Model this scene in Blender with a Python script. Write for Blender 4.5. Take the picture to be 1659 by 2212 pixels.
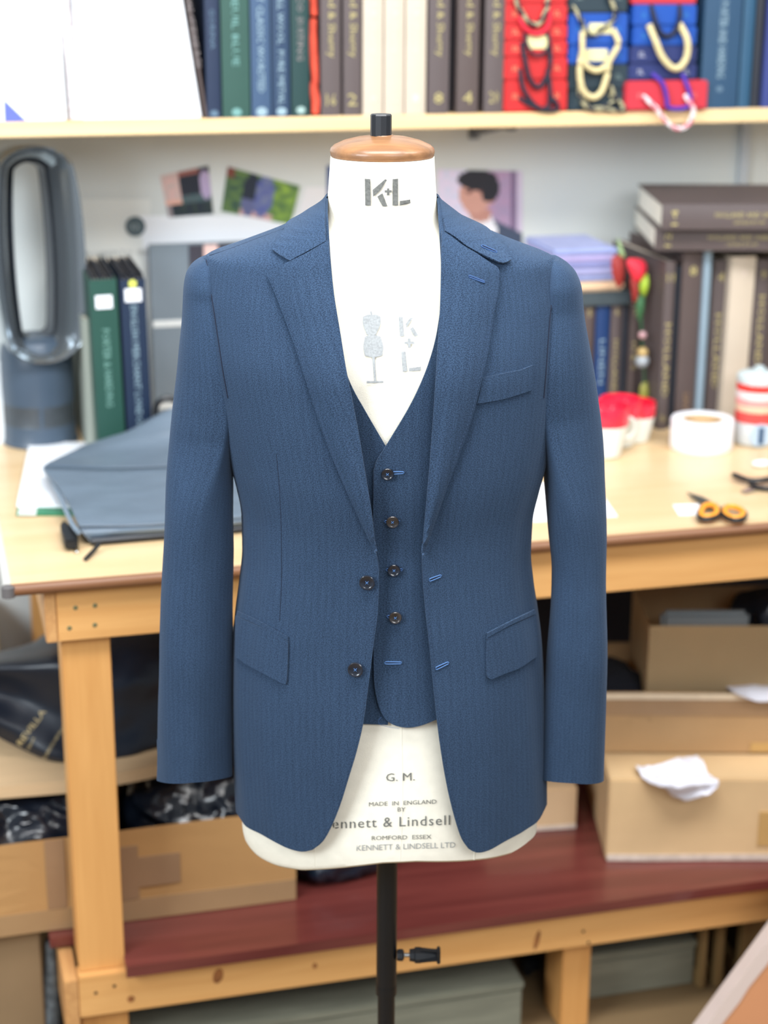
import bpy, bmesh, math, random
from mathutils import Vector, Matrix, noise
from mathutils.geometry import delaunay_2d_cdt
random.seed(7)
SC = bpy.context.scene
COL = SC.collection
for o in list(bpy.data.objects): bpy.data.objects.remove(o)

# ------------------------------------------------------------ camera
PW, PH, FPX = 1659, 2212, 3800.0
PITCH, YAW, ROLL = math.radians(17.75), math.radians(14.93), math.radians(.3)
CAM = Vector((0, 0, 1.85))
FORM_D = 2.15
def basis(yaw):
    fw = Vector((math.sin(yaw)*math.cos(PITCH), math.cos(yaw)*math.cos(PITCH), -math.sin(PITCH)))
    r = Vector((math.cos(yaw), -math.sin(yaw), 0)); u = r.cross(fw)
    return fw, r*math.cos(ROLL)+u*math.sin(ROLL), u*math.cos(ROLL)-r*math.sin(ROLL)
FW, RT, UP = basis(YAW)
cd = bpy.data.cameras.new('camera'); cam = bpy.data.objects.new('camera', cd); COL.objects.link(cam)
M = Matrix((RT, UP, -FW)).transposed().to_4x4(); M.translation = CAM; cam.matrix_world = M
cd.sensor_fit = 'VERTICAL'; cd.sensor_height = 36.0; cd.lens = FPX/PH*36.0
cd.clip_start = .05; cd.clip_end = 50
cd.dof.use_dof = True; cd.dof.focus_distance = 2.11; cd.dof.aperture_fstop = 2.8
SC.camera = cam

# ------------------------------------------------------------ light and exposure
wd = bpy.data.worlds.new('world'); SC.world = wd; wd.use_nodes = True
bg = wd.node_tree.nodes['Background']; bg.inputs[0].default_value = (.86, .93, 1, 1); bg.inputs[1].default_value = .36
def area(name, loc, target, sx, sy, power, color):
    ld = bpy.data.lights.new(name, 'AREA'); ld.shape = 'RECTANGLE'; ld.size = sx; ld.size_y = sy; ld.energy = power; ld.color = color
    o = bpy.data.objects.new(name, ld); COL.objects.link(o); o.location = loc
    o.rotation_euler = (Vector(target)-Vector(loc)).to_track_quat('-Z', 'Y').to_euler(); return o
area('window_light', (-1.9, .75, 2.45), (.55, 2.1, 1.25), 1.3, 1.3, 84, (.88, .95, 1))
area('ceiling_light', (.42, 1.62, 2.95), (.55, 2.25, 1.0), 1.5, .6, 54, (.97, .985, 1))
area('ceiling_light_right', (2.0, 1.5, 3.0), (1.6, 3.0, .9), 1.2, .6, 28, (1, .99, .97))
area('room_light', (1.1, -.7, 2.7), (1.0, 2.6, .6), 2.2, 1.0, 46, (.97, .985, 1))
SC.view_settings.view_transform = 'Standard'; SC.view_settings.look = 'None'
SC.view_settings.exposure = .26; SC.view_settings.gamma = 1; SC.view_settings.use_curve_mapping = False
SC.cycles.max_bounces = 6; SC.cycles.use_denoising = True

# ------------------------------------------------------------ picture <-> place
def ray(x, y): return FW + (x-PW/2)/FPX*RT - (y-PH/2)/FPX*UP
def at(x, y, ax, v):
    d = ray(x, y); return CAM + d*((v-CAM[ax])/d[ax])
def atY(x, y, Y): return at(x, y, 1, Y)
def atZ(x, y, Z): return at(x, y, 2, Z)
LF, LR, LU = basis(0.0)
LC = Vector((0, -FORM_D, 1.85))
def lray(x, y): return LF + (x-PW/2)/FPX*LR - (y-PH/2)/FPX*LU
def latY(x, y, Y=0.0):
    d = lray(x, y); return LC + d*((Y-LC.y)/d.y)
FORM_LOC = Vector((FORM_D*math.sin(YAW), FORM_D*math.cos(YAW), 0))

# ------------------------------------------------------------ materials
def srgb(c):
    return tuple(((v/255)/12.92 if v/255 <= .04045 else ((v/255+.055)/1.055)**2.4) for v in c)+(1,)
class NT:
    def __init__(s, name):
        s.m = bpy.data.materials.new(name); s.m.use_nodes = True; s.t = s.m.node_tree
        s.b = s.t.nodes['Principled BSDF']; s.n = s.t.nodes; s.l = s.t.links.new
    def node(s, typ, **kw):
        n = s.n.new(typ)
        for k, v in kw.items():
            if k.startswith('i_'):
                key = k[2:]; key = int(key) if key.isdigit() else key
                n.inputs[key].default_value = v
            else: setattr(n, k, v)
        return n
    def math(s, op, a, b=None):
        n = s.n.new('ShaderNodeMath'); n.operation = op
        for i, v in enumerate((a, b)):
            if v is None: continue
            if isinstance(v, (int, float)): n.inputs[i].default_value = v
            else: s.l(v, n.inputs[i])
        return n.outputs[0]
    def mix(s, f, a, b):
        n = s.n.new('ShaderNodeMix'); n.data_type = 'RGBA'
        if isinstance(f, (int, float)): n.inputs[0].default_value = f
        else: s.l(f, n.inputs[0])
        for i, v in ((6, a), (7, b)):
            if isinstance(v, tuple): n.inputs[i].default_value = v
            else: s.l(v, n.inputs[i])
        return n.outputs[2]
    def ramp(s, f, p0, p1):
        n = s.n.new('ShaderNodeMapRange'); n.inputs[1].default_value = p0; n.inputs[2].default_value = p1
        s.l(f, n.inputs[0]); return n.outputs[0]
_mats = {}
def mat(name, c, rough=.6, metal=0.0, vary=.0, scale=8.0, bump=0.0, bscale=60.0, stretch=None, coat=0.0, spec=None, c2=None):
    if name in _mats: return _mats[name]
    N = NT(name); col = srgb(c)
    N.b.inputs['Roughness'].default_value = rough; N.b.inputs['Metallic'].default_value = metal
    N.b.inputs['Coat Weight'].default_value = coat
    if spec is not None: N.b.inputs['Specular IOR Level'].default_value = spec
    tc = N.node('ShaderNodeTexCoord'); mp = N.node('ShaderNodeMapping'); N.l(tc.outputs['Object'], mp.inputs[0])
    mp.inputs['Scale'].default_value = stretch or (1, 1, 1)
    ns = N.node('ShaderNodeTexNoise', i_Scale=scale, i_Detail=4.0); N.l(mp.outputs[0], ns.inputs['Vector'])
    dk = srgb(c2) if c2 else tuple(v*(1-vary) for v in col[:3])+(1,)
    lt = col if c2 else tuple(min(1, v*(1+vary)) for v in col[:3])+(1,)
    N.l(N.mix(N.ramp(ns.outputs[0], .32, .68), dk, lt), N.b.inputs['Base Color'])
    if bump:
        nb = N.node('ShaderNodeTexNoise', i_Scale=bscale, i_Detail=3.0); N.l(mp.outputs[0], nb.inputs['Vector'])
        bp = N.node('ShaderNodeBump', i_Strength=bump, i_Distance=.004); N.l(nb.outputs[0], bp.inputs['Height']); N.l(bp.outputs[0], N.b.inputs['Normal'])
    _mats[name] = N.m; return N.m
def wood(name, c, c2, axis=0, ring=9.0, rough=.5, coat=0.0):
    """grain running along the given axis, with a few knots"""
    if name in _mats: return _mats[name]
    N = NT(name); N.b.inputs['Roughness'].default_value = rough; N.b.inputs['Coat Weight'].default_value = coat
    tc = N.node('ShaderNodeTexCoord'); mp = N.node('ShaderNodeMapping'); N.l(tc.outputs['Object'], mp.inputs[0])
    s = [14.0, 14.0, 14.0]; s[axis] = .9; mp.inputs['Scale'].default_value = s
    n1 = N.node('ShaderNodeTexNoise', i_Scale=ring/3, i_Detail=5.0, i_Distortion=.6); N.l(mp.outputs[0], n1.inputs['Vector'])
    s2 = [90.0, 90.0, 90.0]; s2[axis] = 3.0
    mp2 = N.node('ShaderNodeMapping'); N.l(tc.outputs['Object'], mp2.inputs[0]); mp2.inputs['Scale'].default_value = s2
    n2 = N.node('ShaderNodeTexNoise', i_Scale=3.0, i_Detail=3.0); N.l(mp2.outputs[0], n2.inputs['Vector'])
    f = N.math('ADD', N.math('MULTIPLY', N.ramp(n1.outputs[0], .3, .7), .6), N.math('MULTIPLY', n2.outputs[0], .4))
    N.l(N.mix(f, srgb(c2), srgb(c)), N.b.inputs['Base Color'])
    bp = N.node('ShaderNodeBump', i_Strength=.12, i_Distance=.002); N.l(n2.outputs[0], bp.inputs['Height']); N.l(bp.outputs[0], N.b.inputs['Normal'])
    _mats[name] = N.m; return N.m
def wool(name, dark, light, period=.0013, width=.0042, rough=.9):
    """herringbone twill laid out in UV metres"""
    N = NT(name); N.b.inputs['Roughness'].default_value = rough
    N.b.inputs['Specular IOR Level'].default_value = .15
    N.b.inputs['Sheen Weight'].default_value = .12; N.b.inputs['Sheen Roughness'].default_value = .45
    N.b.inputs['Sheen Tint'].default_value = (.6, .75, 1, 1)
    uv = N.node('ShaderNodeUVMap'); sp = N.node('ShaderNodeSeparateXYZ'); N.l(uv.outputs[0], sp.inputs[0])
    tri = N.math('PINGPONG', N.math('ADD', sp.outputs[0], 50.0*width), width)
    t = N.math('ADD', sp.outputs[1], N.math('MULTIPLY', tri, .95))
    wave = N.math('SINE', N.math('MULTIPLY', t, 2*math.pi/period))
    w1 = N.ramp(wave, -1.0, 1.0)
    ns = N.node('ShaderNodeTexNoise', i_Scale=900.0, i_Detail=2.0); N.l(uv.outputs[0], ns.inputs['Vector'])
    nm = N.node('ShaderNodeTexNoise', i_Scale=14.0, i_Detail=3.0); N.l(uv.outputs[0], nm.inputs['Vector'])
    mp = N.node('ShaderNodeMapping'); N.l(uv.outputs[0], mp.inputs[0]); mp.inputs['Scale'].default_value = (420, 30, 1)
    nv = N.node('ShaderNodeTexNoise', i_Scale=1.0, i_Detail=2.0); N.l(mp.outputs[0], nv.inputs['Vector'])
    f = N.math('ADD', N.math('MULTIPLY', w1, .32), N.math('MULTIPLY', N.ramp(ns.outputs[0], .4, .6), .42))
    f = N.math('ADD', f, N.math('MULTIPLY', N.ramp(nv.outputs[0], .3, .7), .07))
    f = N.math('ADD', f, N.math('MULTIPLY', nm.outputs[0], .08))
    f = N.math('ADD', f, N.math('MULTIPLY', tri, .05/width))
    N.l(N.mix(f, srgb(dark), srgb(light)), N.b.inputs['Base Color'])
    bp = N.node('ShaderNodeBump', i_Strength=.35, i_Distance=.0004); N.l(w1, bp.inputs['Height']); N.l(bp.outputs[0], N.b.inputs['Normal'])
    _mats[name] = N.m; return N.m
def attrmat():
    if 'print' in _mats: return _mats['print']
    N = NT('photo_print'); a = N.node('ShaderNodeVertexColor', layer_name='ink'); N.l(a.outputs[0], N.b.inputs['Base Color'])
    N.b.inputs['Roughness'].default_value = .45; _mats['print'] = N.m; return N.m

WOOL = wool('navy_herringbone_wool', (7, 15, 30), (64, 87, 116))
LINING = mat('dark_lining', (14, 20, 34), .6)
CANVAS = mat('white_canvas', (232, 227, 212), .85, vary=.035, scale=60, bump=.12, bscale=900)
INK = mat('stencil_ink', (100, 101, 98), .8, vary=.25, scale=400)
INKL = mat('faded_stencil_ink', (146, 149, 150), .8, vary=.15, scale=400)
OAK = wood('turned_oak', (156, 112, 74), (98, 64, 38), 0, 12, .4, .15)
BLACKP = mat('black_plastic', (24, 27, 32), .38, vary=.1)
BLACKM = mat('black_metal', (17, 20, 25), .33, metal=.2)
STEEL = mat('steel', (180, 184, 188), .25, metal=1)
PINE = wood('pine', (226, 174, 110), (202, 146, 84), 0, 9, .5)
PINEV = wood('pine_upright', (224, 168, 102), (202, 144, 80), 2, 9, .5)
PINEY = wood('pine_end', (214, 164, 106), (180, 128, 78), 1, 18, .55)
PLY = wood('worktop_veneer', (228, 202, 162), (212, 178, 130), 0, 5, .34, .15)
EDGE = wood('brown_edge', (142, 98, 66), (112, 72, 46), 0, 9, .45)
RED = wood('red_stained_board', (122, 60, 54), (84, 36, 34), 0, 7, .3, .35)
SHELFW = wood('pale_shelf_wood', (234, 208, 164), (218, 182, 130), 0, 6, .45)
WALLM = mat('wall_paint', (210, 216, 216), .85, vary=.02, scale=3)
FLOORM = wood('floor_board', (140, 116, 82), (112, 90, 62), 0, 6, .6)
CARD = mat('cardboard', (210, 178, 134), .85, vary=.07, scale=7, bump=.06, bscale=300)
CARD2 = mat('brown_cardboard', (176, 134, 84), .8, vary=.07, scale=5, bump=.06, bscale=300)
TAPE = mat('parcel_tape', (160, 128, 92), .25, vary=.06)
WHITE = mat('white_paper', (238, 240, 245), .7, vary=.01)
TISSUE = mat('tissue_paper', (222, 222, 232), .75, vary=.02)
GOLD = mat('gold_foil', (176, 164, 112), .5, metal=.1)
SILVERT = mat('silver_foil', (132, 158, 170), .5)

# ------------------------------------------------------------ mesh helpers
def link(name, me, parent=None, m=None, smooth=False):
    o = bpy.data.objects.new(name, me); COL.objects.link(o)
    if parent is not None: o.parent = parent
    if m is not None:
        for x in (m if isinstance(m, (list, tuple)) else [m]): me.materials.append(x)
    if smooth:
        for p in me.polygons: p.use_smooth = True
    return o
def tag(o, label=None, cat=None, group=None, kind=None):
    if label: o['label'] = label
    if cat: o['category'] = cat
    if group: o['group'] = group
    if kind: o['kind'] = kind
    return o
def empty(name, loc=(0, 0, 0), rz=0.0):
    o = bpy.data.objects.new(name, None); COL.objects.link(o); o.location = loc; o.rotation_euler = (0, 0, rz); o.empty_display_size = .05; return o
def frombm(name, bm, parent=None, m=None, smooth=False, recalc=True):
    if recalc: bmesh.ops.recalc_face_normals(bm, faces=bm.faces)
    me = bpy.data.meshes.new(name); bm.to_mesh(me); bm.free(); return link(name, me, parent, m, smooth)
def bbox(bm, x0, x1, y0, y1, z0, z1, bev=0.0, mi=0):
    vs = [bm.verts.new((x, y, z)) for x in (x0, x1) for y in (y0, y1) for z in (z0, z1)]
    fs = [bm.faces.new([vs[i] for i in q]) for q in ((0, 1, 3, 2), (4, 6, 7, 5), (0, 4, 5, 1), (2, 3, 7, 6), (0, 2, 6, 4), (1, 5, 7, 3))]
    for f in fs: f.material_index = mi
    if bev:
        es = list({e for f in fs for e in f.edges})
        bmesh.ops.bevel(bm, geom=es, offset=bev, segments=2, affect='EDGES', clamp_overlap=True)
    return vs
def box(name, x0, x1, y0, y1, z0, z1, m, parent=None, bev=.0, rz=0.0, rx=0.0, ry=0.0):
    """box whose origin sits at its base centre"""
    bm = bmesh.new(); cx, cy = (x0+x1)/2, (y0+y1)/2
    bbox(bm, x0-cx, x1-cx, y0-cy, y1-cy, 0, z1-z0, bev)
    o = frombm(name, bm, parent, m); o.location = (cx, cy, z0); o.rotation_euler = (rx, ry, rz); return o
def poly_prism(bm, pts, n, t, mi=0):
    """pts: 3D outline; extruded by vector n*t"""
    a = [bm.verts.new(p) for p in pts]; b = [bm.verts.new(Vector(p)+Vector(n)*t) for p in pts]
    fs = [bm.faces.new(a), bm.faces.new(b[::-1])]
    k = len(a)
    for i in range(k): fs.append(bm.faces.new((a[i], b[i], b[(i+1) % k], a[(i+1) % k])))
    for f in fs: f.material_index = mi
def lathe(bm, prof, cx=0, cy=0, seg=32, M=None, mi=0):
    rings = []
    for r, z in prof:
        rings.append([bm.verts.new((cx+r*math.cos(2*math.pi*i/seg), cy+r*math.sin(2*math.pi*i/seg), z)) for i in range(seg)])
    for a, b in zip(rings, rings[1:]):
        for i in range(seg):
            f = bm.faces.new((a[i], a[(i+1) % seg], b[(i+1) % seg], b[i])); f.material_index = mi; f.smooth = True
    for r_, rv in ((rings[0], 1), (rings[-1], 0)):
        f = bm.faces.new(r_[::-1] if rv else r_); f.material_index = mi
    if M is not None: bmesh.ops.transform(bm, matrix=M, verts=[v for r in rings for v in r])
def tube(bm, pts, r, seg=8, closed=False, mif=None, cap=True, flat=1.0):
    pts = [Vector(p) for p in pts]; n = len(pts); rings = []; up = Vector((.13, .2, .97))
    for i, p in enumerate(pts):
        a = pts[(i-1) % n] if closed or i else pts[i]; b = pts[(i+1) % n] if closed or i < n-1 else pts[i]
        t = (b-a)
        t = t.normalized() if t.length > 1e-9 else Vector((0, 0, 1))
        s = t.cross(up)
        if s.length < .1: s = t.cross(Vector((1, 0, 0)))
        s.normalize(); u = s.cross(t); rr = r(i/(n-1)) if callable(r) else r
        rings.append([bm.verts.new(p+s*math.cos(2*math.pi*k/seg)*rr+u*math.sin(2*math.pi*k/seg)*rr*flat) for k in range(seg)])
    for i in range(n if closed else n-1):
        A, B = rings[i], rings[(i+1) % n]
        for k in range(seg):
            f = bm.faces.new((A[k], A[(k+1) % seg], B[(k+1) % seg], B[k])); f.smooth = True
            if mif: f.material_index = mif(i, k)
    if cap and not closed:
        bm.faces.new(rings[0][::-1]); bm.faces.new(rings[-1])
def cr(pts, step, closed=False):
    """Catmull-Rom through pts, resampled about every step"""
    P = [tuple(p) for p in pts]; out = []; n = len(P); d = len(P[0])
    for i in range(n if closed else n-1):
        p1, p2 = P[i], P[(i+1) % n]
        p0 = P[(i-1) % n] if (closed or i) else tuple(2*a-b for a, b in zip(p1, p2))
        p3 = P[(i+2) % n] if (closed or i < n-2) else tuple(2*b-a for a, b in zip(p1, p2))
        L = math.dist(p1, p2); k = max(1, int(round(L/step)))
        for j in range(k):
            t = j/k
            out.append(tuple(.5*((2*b)+(-a+c)*t+(2*a-5*b+4*c-e)*t*t+(-a+3*b-3*c+e)*t**3) for a, b, c, e in zip(p0, p1, p2, p3)))
    if not closed: out.append(P[-1])
    return out
def outline(segs, step):
    """segs: smooth pieces that meet in corners; returns one closed loop"""
    out = []
    for s in segs:
        q = cr(s, step)
        if out and math.dist(out[-1], q[0]) < step*.3: q = q[1:]
        out += q
    if math.dist(out[0], out[-1]) < step*.3: out.pop()
    return out
def inside(p, poly):
    x, y = p; c = False; j = len(poly)-1
    for i in range(len(poly)):
        xi, yi = poly[i]; xj, yj = poly[j]
        if (yi > y) != (yj > y) and x < (xj-xi)*(y-yi)/(yj-yi)+xi: c = not c
        j = i
    return c
def fill2d(poly, sx, sy, rows=None):
    """triangulated polygon with interior grid points -> verts, faces"""
    xs = [p[0] for p in poly]; ys = [p[1] for p in poly]
    pts = [Vector(p) for p in poly]; near = {}
    for p in poly: near.setdefault((int(p[0]//sx), int(p[1]//sy)), []).append(p)
    y = min(ys)+sy*.5; k = 0
    while y < max(ys):
        # crossings of this row with the outline
        cs = []
        j = len(poly)-1
        for i in range(len(poly)):
            (xi, yi), (xj, yj) = poly[i], poly[j]
            if (yi > y) != (yj > y): cs.append((xj-xi)*(y-yi)/(yj-yi)+xi)
            j = i
        cs.sort()
        for a, b in zip(cs[::2], cs[1::2]):
            x = (math.ceil((a+.35*sx)/sx-(.5 if k % 2 else 0))+(.5 if k % 2 else 0))*sx
            while x < b-.35*sx:
                gx, gy = int(x//sx), int(y//sy); ok = True
                for u in (-1, 0, 1):
                    for v in (-1, 0, 1):
                        for q in near.get((gx+u, gy+v), ()):
                            if ((q[0]-x)/sx)**2+((q[1]-y)/sy)**2 < .2: ok = False
                if ok: pts.append(Vector((x, y)))
                x += sx
        y += sy*(rows(y) if rows else 1); k += 1
    n = len(poly)
    # scale so that the triangulation sees square cells
    v, e, f, *_ = delaunay_2d_cdt([Vector((p.x/sx, p.y/sy)) for p in pts], [(i, (i+1) % n) for i in range(n)], [], 1, 1e-6)
    return [(p.x*sx, p.y*sy) for p in v], f
def setuv(me, uvs):
    l = me.uv_layers.new(name='UVMap')
    for lp in me.loops: l.data[lp.index].uv = uvs[lp.vertex_index]

# ------------------------------------------------------------ body surfaces of the form and the garments
def pchip(tab, z):
    if z <= tab[0][0]: return tab[0][1]
    if z >= tab[-1][0]: return tab[-1][1]
    for i in range(len(tab)-1):
        if tab[i][0] <= z <= tab[i+1][0]: break
    def dl(k): return (tab[k+1][1]-tab[k][1])/max(1e-9, tab[k+1][0]-tab[k][0])
    def slope(k):
        if k == 0: return dl(0)
        if k == len(tab)-1: return dl(k-1)
        a, b = dl(k-1), dl(k)
        return 0 if a*b <= 0 else 2*a*b/(a+b)
    h = tab[i+1][0]-tab[i][0]; t = (z-tab[i][0])/h
    return (tab[i][1]*(1+2*t)*(1-t)**2+slope(i)*h*t*(1-t)**2+tab[i+1][1]*t*t*(3-2*t)-slope(i+1)*h*t*t*(1-t))
class Surf:
    def __init__(s, rows, depth, n=2.25):
        """rows: (py, xl, xr) silhouettes in the picture; depth: (py, front, back)"""
        R = []
        for py, xl, xr in rows:
            a, b = latY(xl, py), latY(xr, py); R.append(((a.z+b.z)/2, (b.x-a.x)/2, (a.x+b.x)/2))
        D = [(latY(830, py).z, f, b) for py, f, b in depth]
        R.sort(); D.sort(); s.n = n
        s.z0, s.z1 = R[0][0]-.02, R[-1][0]+.005; s.N = 1400
        s.T = []
        ta = [(r[0], r[1]) for r in R]; tc = [(r[0], r[2]) for r in R]; tf = [(d[0], d[1]) for d in D]; tb = [(d[0], d[2]) for d in D]
        for i in range(s.N+1):
            z = s.z0+(s.z1-s.z0)*i/s.N
            s.T.append((pchip(ta, z), pchip(tc, z), pchip(tf, z), pchip(tb, z)))
    def row(s, z):
        t = (z-s.z0)/(s.z1-s.z0)*s.N
        t = min(max(t, 0), s.N-1e-6); i = int(t); k = t-i
        return [p*(1-k)+q*k for p, q in zip(s.T[i], s.T[i+1])]
    def F(s, P, off):
        a, c, f, b = s.row(P.z); d = (f if P.y < 0 else b)+off
        return (abs(P.x-c)/(a+off))**s.n+(abs(P.y)/d)**s.n-1
    def pt(s, th, z, off=0.0):
        """th: 0 front, -pi/2 picture left, +-pi back"""
        a, c, f, b = s.row(z); sn, cs = math.sin(th), math.cos(th); e = 2/s.n
        return Vector((c+math.copysign(abs(sn)**e, sn)*(a+off), -math.copysign(abs(cs)**e, cs)*((f if cs > 0 else b)+off), z))
    def ang(s, P):
        a, c, f, b = s.row(P.z); e = s.n/2
        u = (P.x-c)/a; v = -P.y/(f if P.y < 0 else b)
        return math.atan2(math.copysign(abs(u)**e, u), math.copysign(abs(v)**e, v))
    drape = None
    def hit(s, x, y, off=0.0):
        P = s.hit0(x, y, off)
        return s.hit0(x, y, off+s.drape(s.ang(P), P.z)) if s.drape else P
    def hit0(s, x, y, off=0.0):
        d = lray(x, y); best = None; prev = None
        for i in range(49):
            yy = -.19+.21*i/48; P = LC+d*((yy-LC.y)/d.y); v = s.F(P, off)
            if best is None or v < best[0]: best = (v, yy)
            if v < 0:
                if prev is None: return P
                lo, hi = prev, yy
                for _ in range(14):
                    m = (lo+hi)/2
                    if s.F(LC+d*((m-LC.y)/d.y), off) < 0: hi = m
                    else: lo = m
                return LC+d*((hi-LC.y)/d.y)
            prev = yy
        P = LC+d*((best[1]-LC.y)/d.y); th = s.ang(P); return s.pt(th, P.z, off)
    def th_z(s, x, y, off=0.0):
        P = s.hit(x, y, off); return s.ang(P), P.z

JROWS = [(418, 706, 946), (430, 701, 950), (442, 690, 962), (455, 671, 977), (470, 650, 996), (482, 628, 1022), (495, 600, 1050), (512, 555, 1090), (533, 497, 1146), (548, 454, 1186),
         (558, 440, 1203), (600, 432, 1211), (660, 428, 1218), (750, 438, 1215), (900, 468, 1198), (1000, 498, 1178), (1050, 513, 1163), (1110, 525, 1149), (1180, 527, 1145),
         (1250, 520, 1151), (1310, 511, 1161), (1370, 504, 1170), (1450, 500, 1176), (1550, 500, 1180), (1640, 503, 1181), (1720, 508, 1180), (1790, 514, 1178), (1880, 516, 1178)]
JDEP = [(418, .066, .072), (455, .072, .088), (500, .080, .100), (556, .088, .106), (650, .104, .112), (800, .121, .114), (1000, .121, .108), (1150, .114, .100), (1350, .119, .116), (1550, .124, .128), (1800, .124, .128)]
JK = Surf(JROWS, JDEP)
SHZ = latY(830, 560).z
def drape(t, z):
    """soft folds of the jacket cloth, metres outwards"""
    if t > math.pi/2+.3: t -= 0
    k = max(0, min(1, (SHZ-.12-z)/.2)); side = math.exp(-((abs(((t+math.pi) % (2*math.pi))-math.pi)-1.0)/.5)**2)
    u = math.sin(t), math.cos(t)
    return k*(.0034*2*noise.noise(Vector((u[0]*2.0, 5+u[1], z*3.0)))*.8+.0012*side*math.sin(t)*math.sin(t*16+z*5))
FROWS = [(325, 715, 938), (350, 713, 939), (420, 708, 943), (455, 704, 948), (480, 694, 958), (510, 645, 1005), (545, 560, 1095), (575, 495, 1155), (620, 470, 1178), (700, 470, 1175), (900, 500, 1150), (1100, 545, 1128),
         (1180, 548, 1124), (1300, 532, 1140), (1450, 518, 1160), (1600, 516, 1163), (1700, 520, 1162), (1780, 524, 1159), (1830, 540, 1145), (1850, 556, 1130), (1900, 580, 1110)]
FDEP = [(325, .064, .064), (420, .064, .064), (480, .066, .076), (556, .074, .09), (650, .086, .096), (800, .102, .098), (1000, .098, .092), (1150, .089, .084), (1350, .090, .098), (1550, .098, .112), (1760, .106, .114), (1850, .098, .106), (1900, .09, .1)]
FM = Surf(FROWS, FDEP, 2.15)
UVR = .16
FORM = empty('tailors_dummy', FORM_LOC, -YAW)
tag(FORM, 'white canvas tailor\'s dummy with turned wooden neck cap on a black pole', 'mannequin')
JACKET = empty('suit_jacket', FORM_LOC, -YAW); tag(JACKET, 'blue herringbone wool suit jacket hanging open on the dummy', 'jacket')
VEST = empty('waistcoat', FORM_LOC, -YAW); tag(VEST, 'dark blue waistcoat buttoned under the open jacket', 'waistcoat')

def patch(name, S, segs, off, parent, m, thick=.002, sp=7.0, step=6.0, rot=0.0, smooth=True, wrinkle=0.0, rim=None):
    """cloth piece whose outline follows the picture, lying on body surface S; off: number or f(x, y)"""
    poly = outline(segs, step); vs, fs = fill2d(poly, sp, sp)
    P3 = [S.hit(x, y, off(x, y) if callable(off) else off) for x, y in vs]
    if wrinkle:
        for i, p in enumerate(P3): p.y += wrinkle*noise.noise(Vector((p.x*9, 3, p.z*4)))
    me = bpy.data.meshes.new(name); me.from_pydata([p[:] for p in P3], [], [f[:] for f in fs]); me.update()
    if sum(p.normal.y*p.area for p in me.polygons) > 0:
        me.flip_normals()
    c, s_ = math.cos(rot), math.sin(rot); uv = []
    for p in P3:
        u, v = S.ang(p)*UVR, p.z; uv.append((u*c-v*s_, u*s_+v*c))
    setuv(me, uv)
    o = link(name, me, parent, m, smooth)
    if thick:
        md = o.modifiers.new('thick', 'SOLIDIFY'); md.thickness = thick; md.offset = -1
        if rim: me.materials.append(rim); md.material_offset = 1; md.material_offset_rim = 0
    return o
def thread(name, S, pts, off, r, parent, m, closed=False, step=6, seg=6):
    q = cr(pts, step, closed); bm = bmesh.new()
    tube(bm, [S.hit(x, y, off) for x, y in q], r, seg, closed); return frombm(name, bm, parent, m, True)

# ============================================================ THE SETTING
DESK = .95; YD = 2.50; YW = 3.44; ZS = .286; YS = 3.15
box('floor', -1.6, 4.2, -1.2, YW+.1, -.05, 0, FLOORM)['kind'] = 'structure'
box('wall_back', -1.6, 4.2, YW, YW+.1, 0, 2.9, WALLM)['kind'] = 'structure'

# ============================================================ THE DRESS FORM
def form_build():
    # torso skin: rings from the cap down to the picture's lower edge
    low = [(521, 1770), (525, 1795), (534, 1822), (556, 1848), (598, 1868), (650, 1877), (700, 1875), (760, 1870), (830, 1862), (900, 1859), (1000, 1858), (1060, 1852), (1108, 1840), (1142, 1817), (1157, 1793), (1161, 1770)]
    lz = sorted(FM.th_z(x, y) for x, y in low[2:-2])
    def zlow(th):
        a = ((th+math.pi) % (2*math.pi))-math.pi
        if a < lz[0][0] or a > lz[-1][0]:
            # round the back: blend between the two ends
            k = ((a-lz[-1][0]) % (2*math.pi))/((lz[0][0]-lz[-1][0]) % (2*math.pi)); return lz[-1][1]*(1-k)+lz[0][1]*k
        for p, q in zip(lz, lz[1:]):
            if p[0] <= a <= q[0]: return p[1]+(q[1]-p[1])*(a-p[0])/max(1e-6, q[0]-p[0])
    NS, NR = 160, 190; zt = latY(826, 338).z
    vs, fs, uv = [], [], []
    for j in range(NR+1):
        for i in range(NS):
            th = -math.pi+2*math.pi*i/NS; t = j/NR; zb = zlow(th); z = zt+(zb-zt)*t
            vs.append(FM.pt(th, z)[:])
    # rolled lower rim and closed underside
    for k, (ins, dz) in enumerate(((.004, -.004), (.012, -.005), (.03, -.003))):
        for i in range(NS):
            th = -math.pi+2*math.pi*i/NS; zb = zlow(th); p = FM.pt(th, zb, -ins); vs.append((p.x, p.y, zb+dz))
    R = NR+4
    for j in range(R-1):
        for i in range(NS):
            a, b = j*NS+i, j*NS+(i+1) % NS; fs.append((a, a+NS, b+NS, b))
    fs.append(tuple(range((R-1)*NS, R*NS))[::-1]); fs.append(tuple(range(NS)))
    me = bpy.data.meshes.new('torso'); me.from_pydata(vs, [], fs); me.update()
    bm = bmesh.new(); bm.from_mesh(me); bmesh.ops.recalc_face_normals(bm, faces=bm.faces); bm.to_mesh(me); bm.free()
    o = link('torso', me, FORM, CANVAS, True)
    # panel seams of the canvas
    for pts in ([(866, 1450), (868, 1600), (869, 1750), (864, 1859)], [(702, 1560), (690, 1700), (682, 1800), (679, 1874)], [(1008, 1560), (1020, 1700), (1026, 1800), (1024, 1857)]):
        thread('seam', FM, pts, -.0004, .0009, FORM, CANVAS, step=12)
form_build()
capz = latY(826, 334).z; ccx = latY(826, 330).x
bm = bmesh.new(); r = .0632
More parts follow.
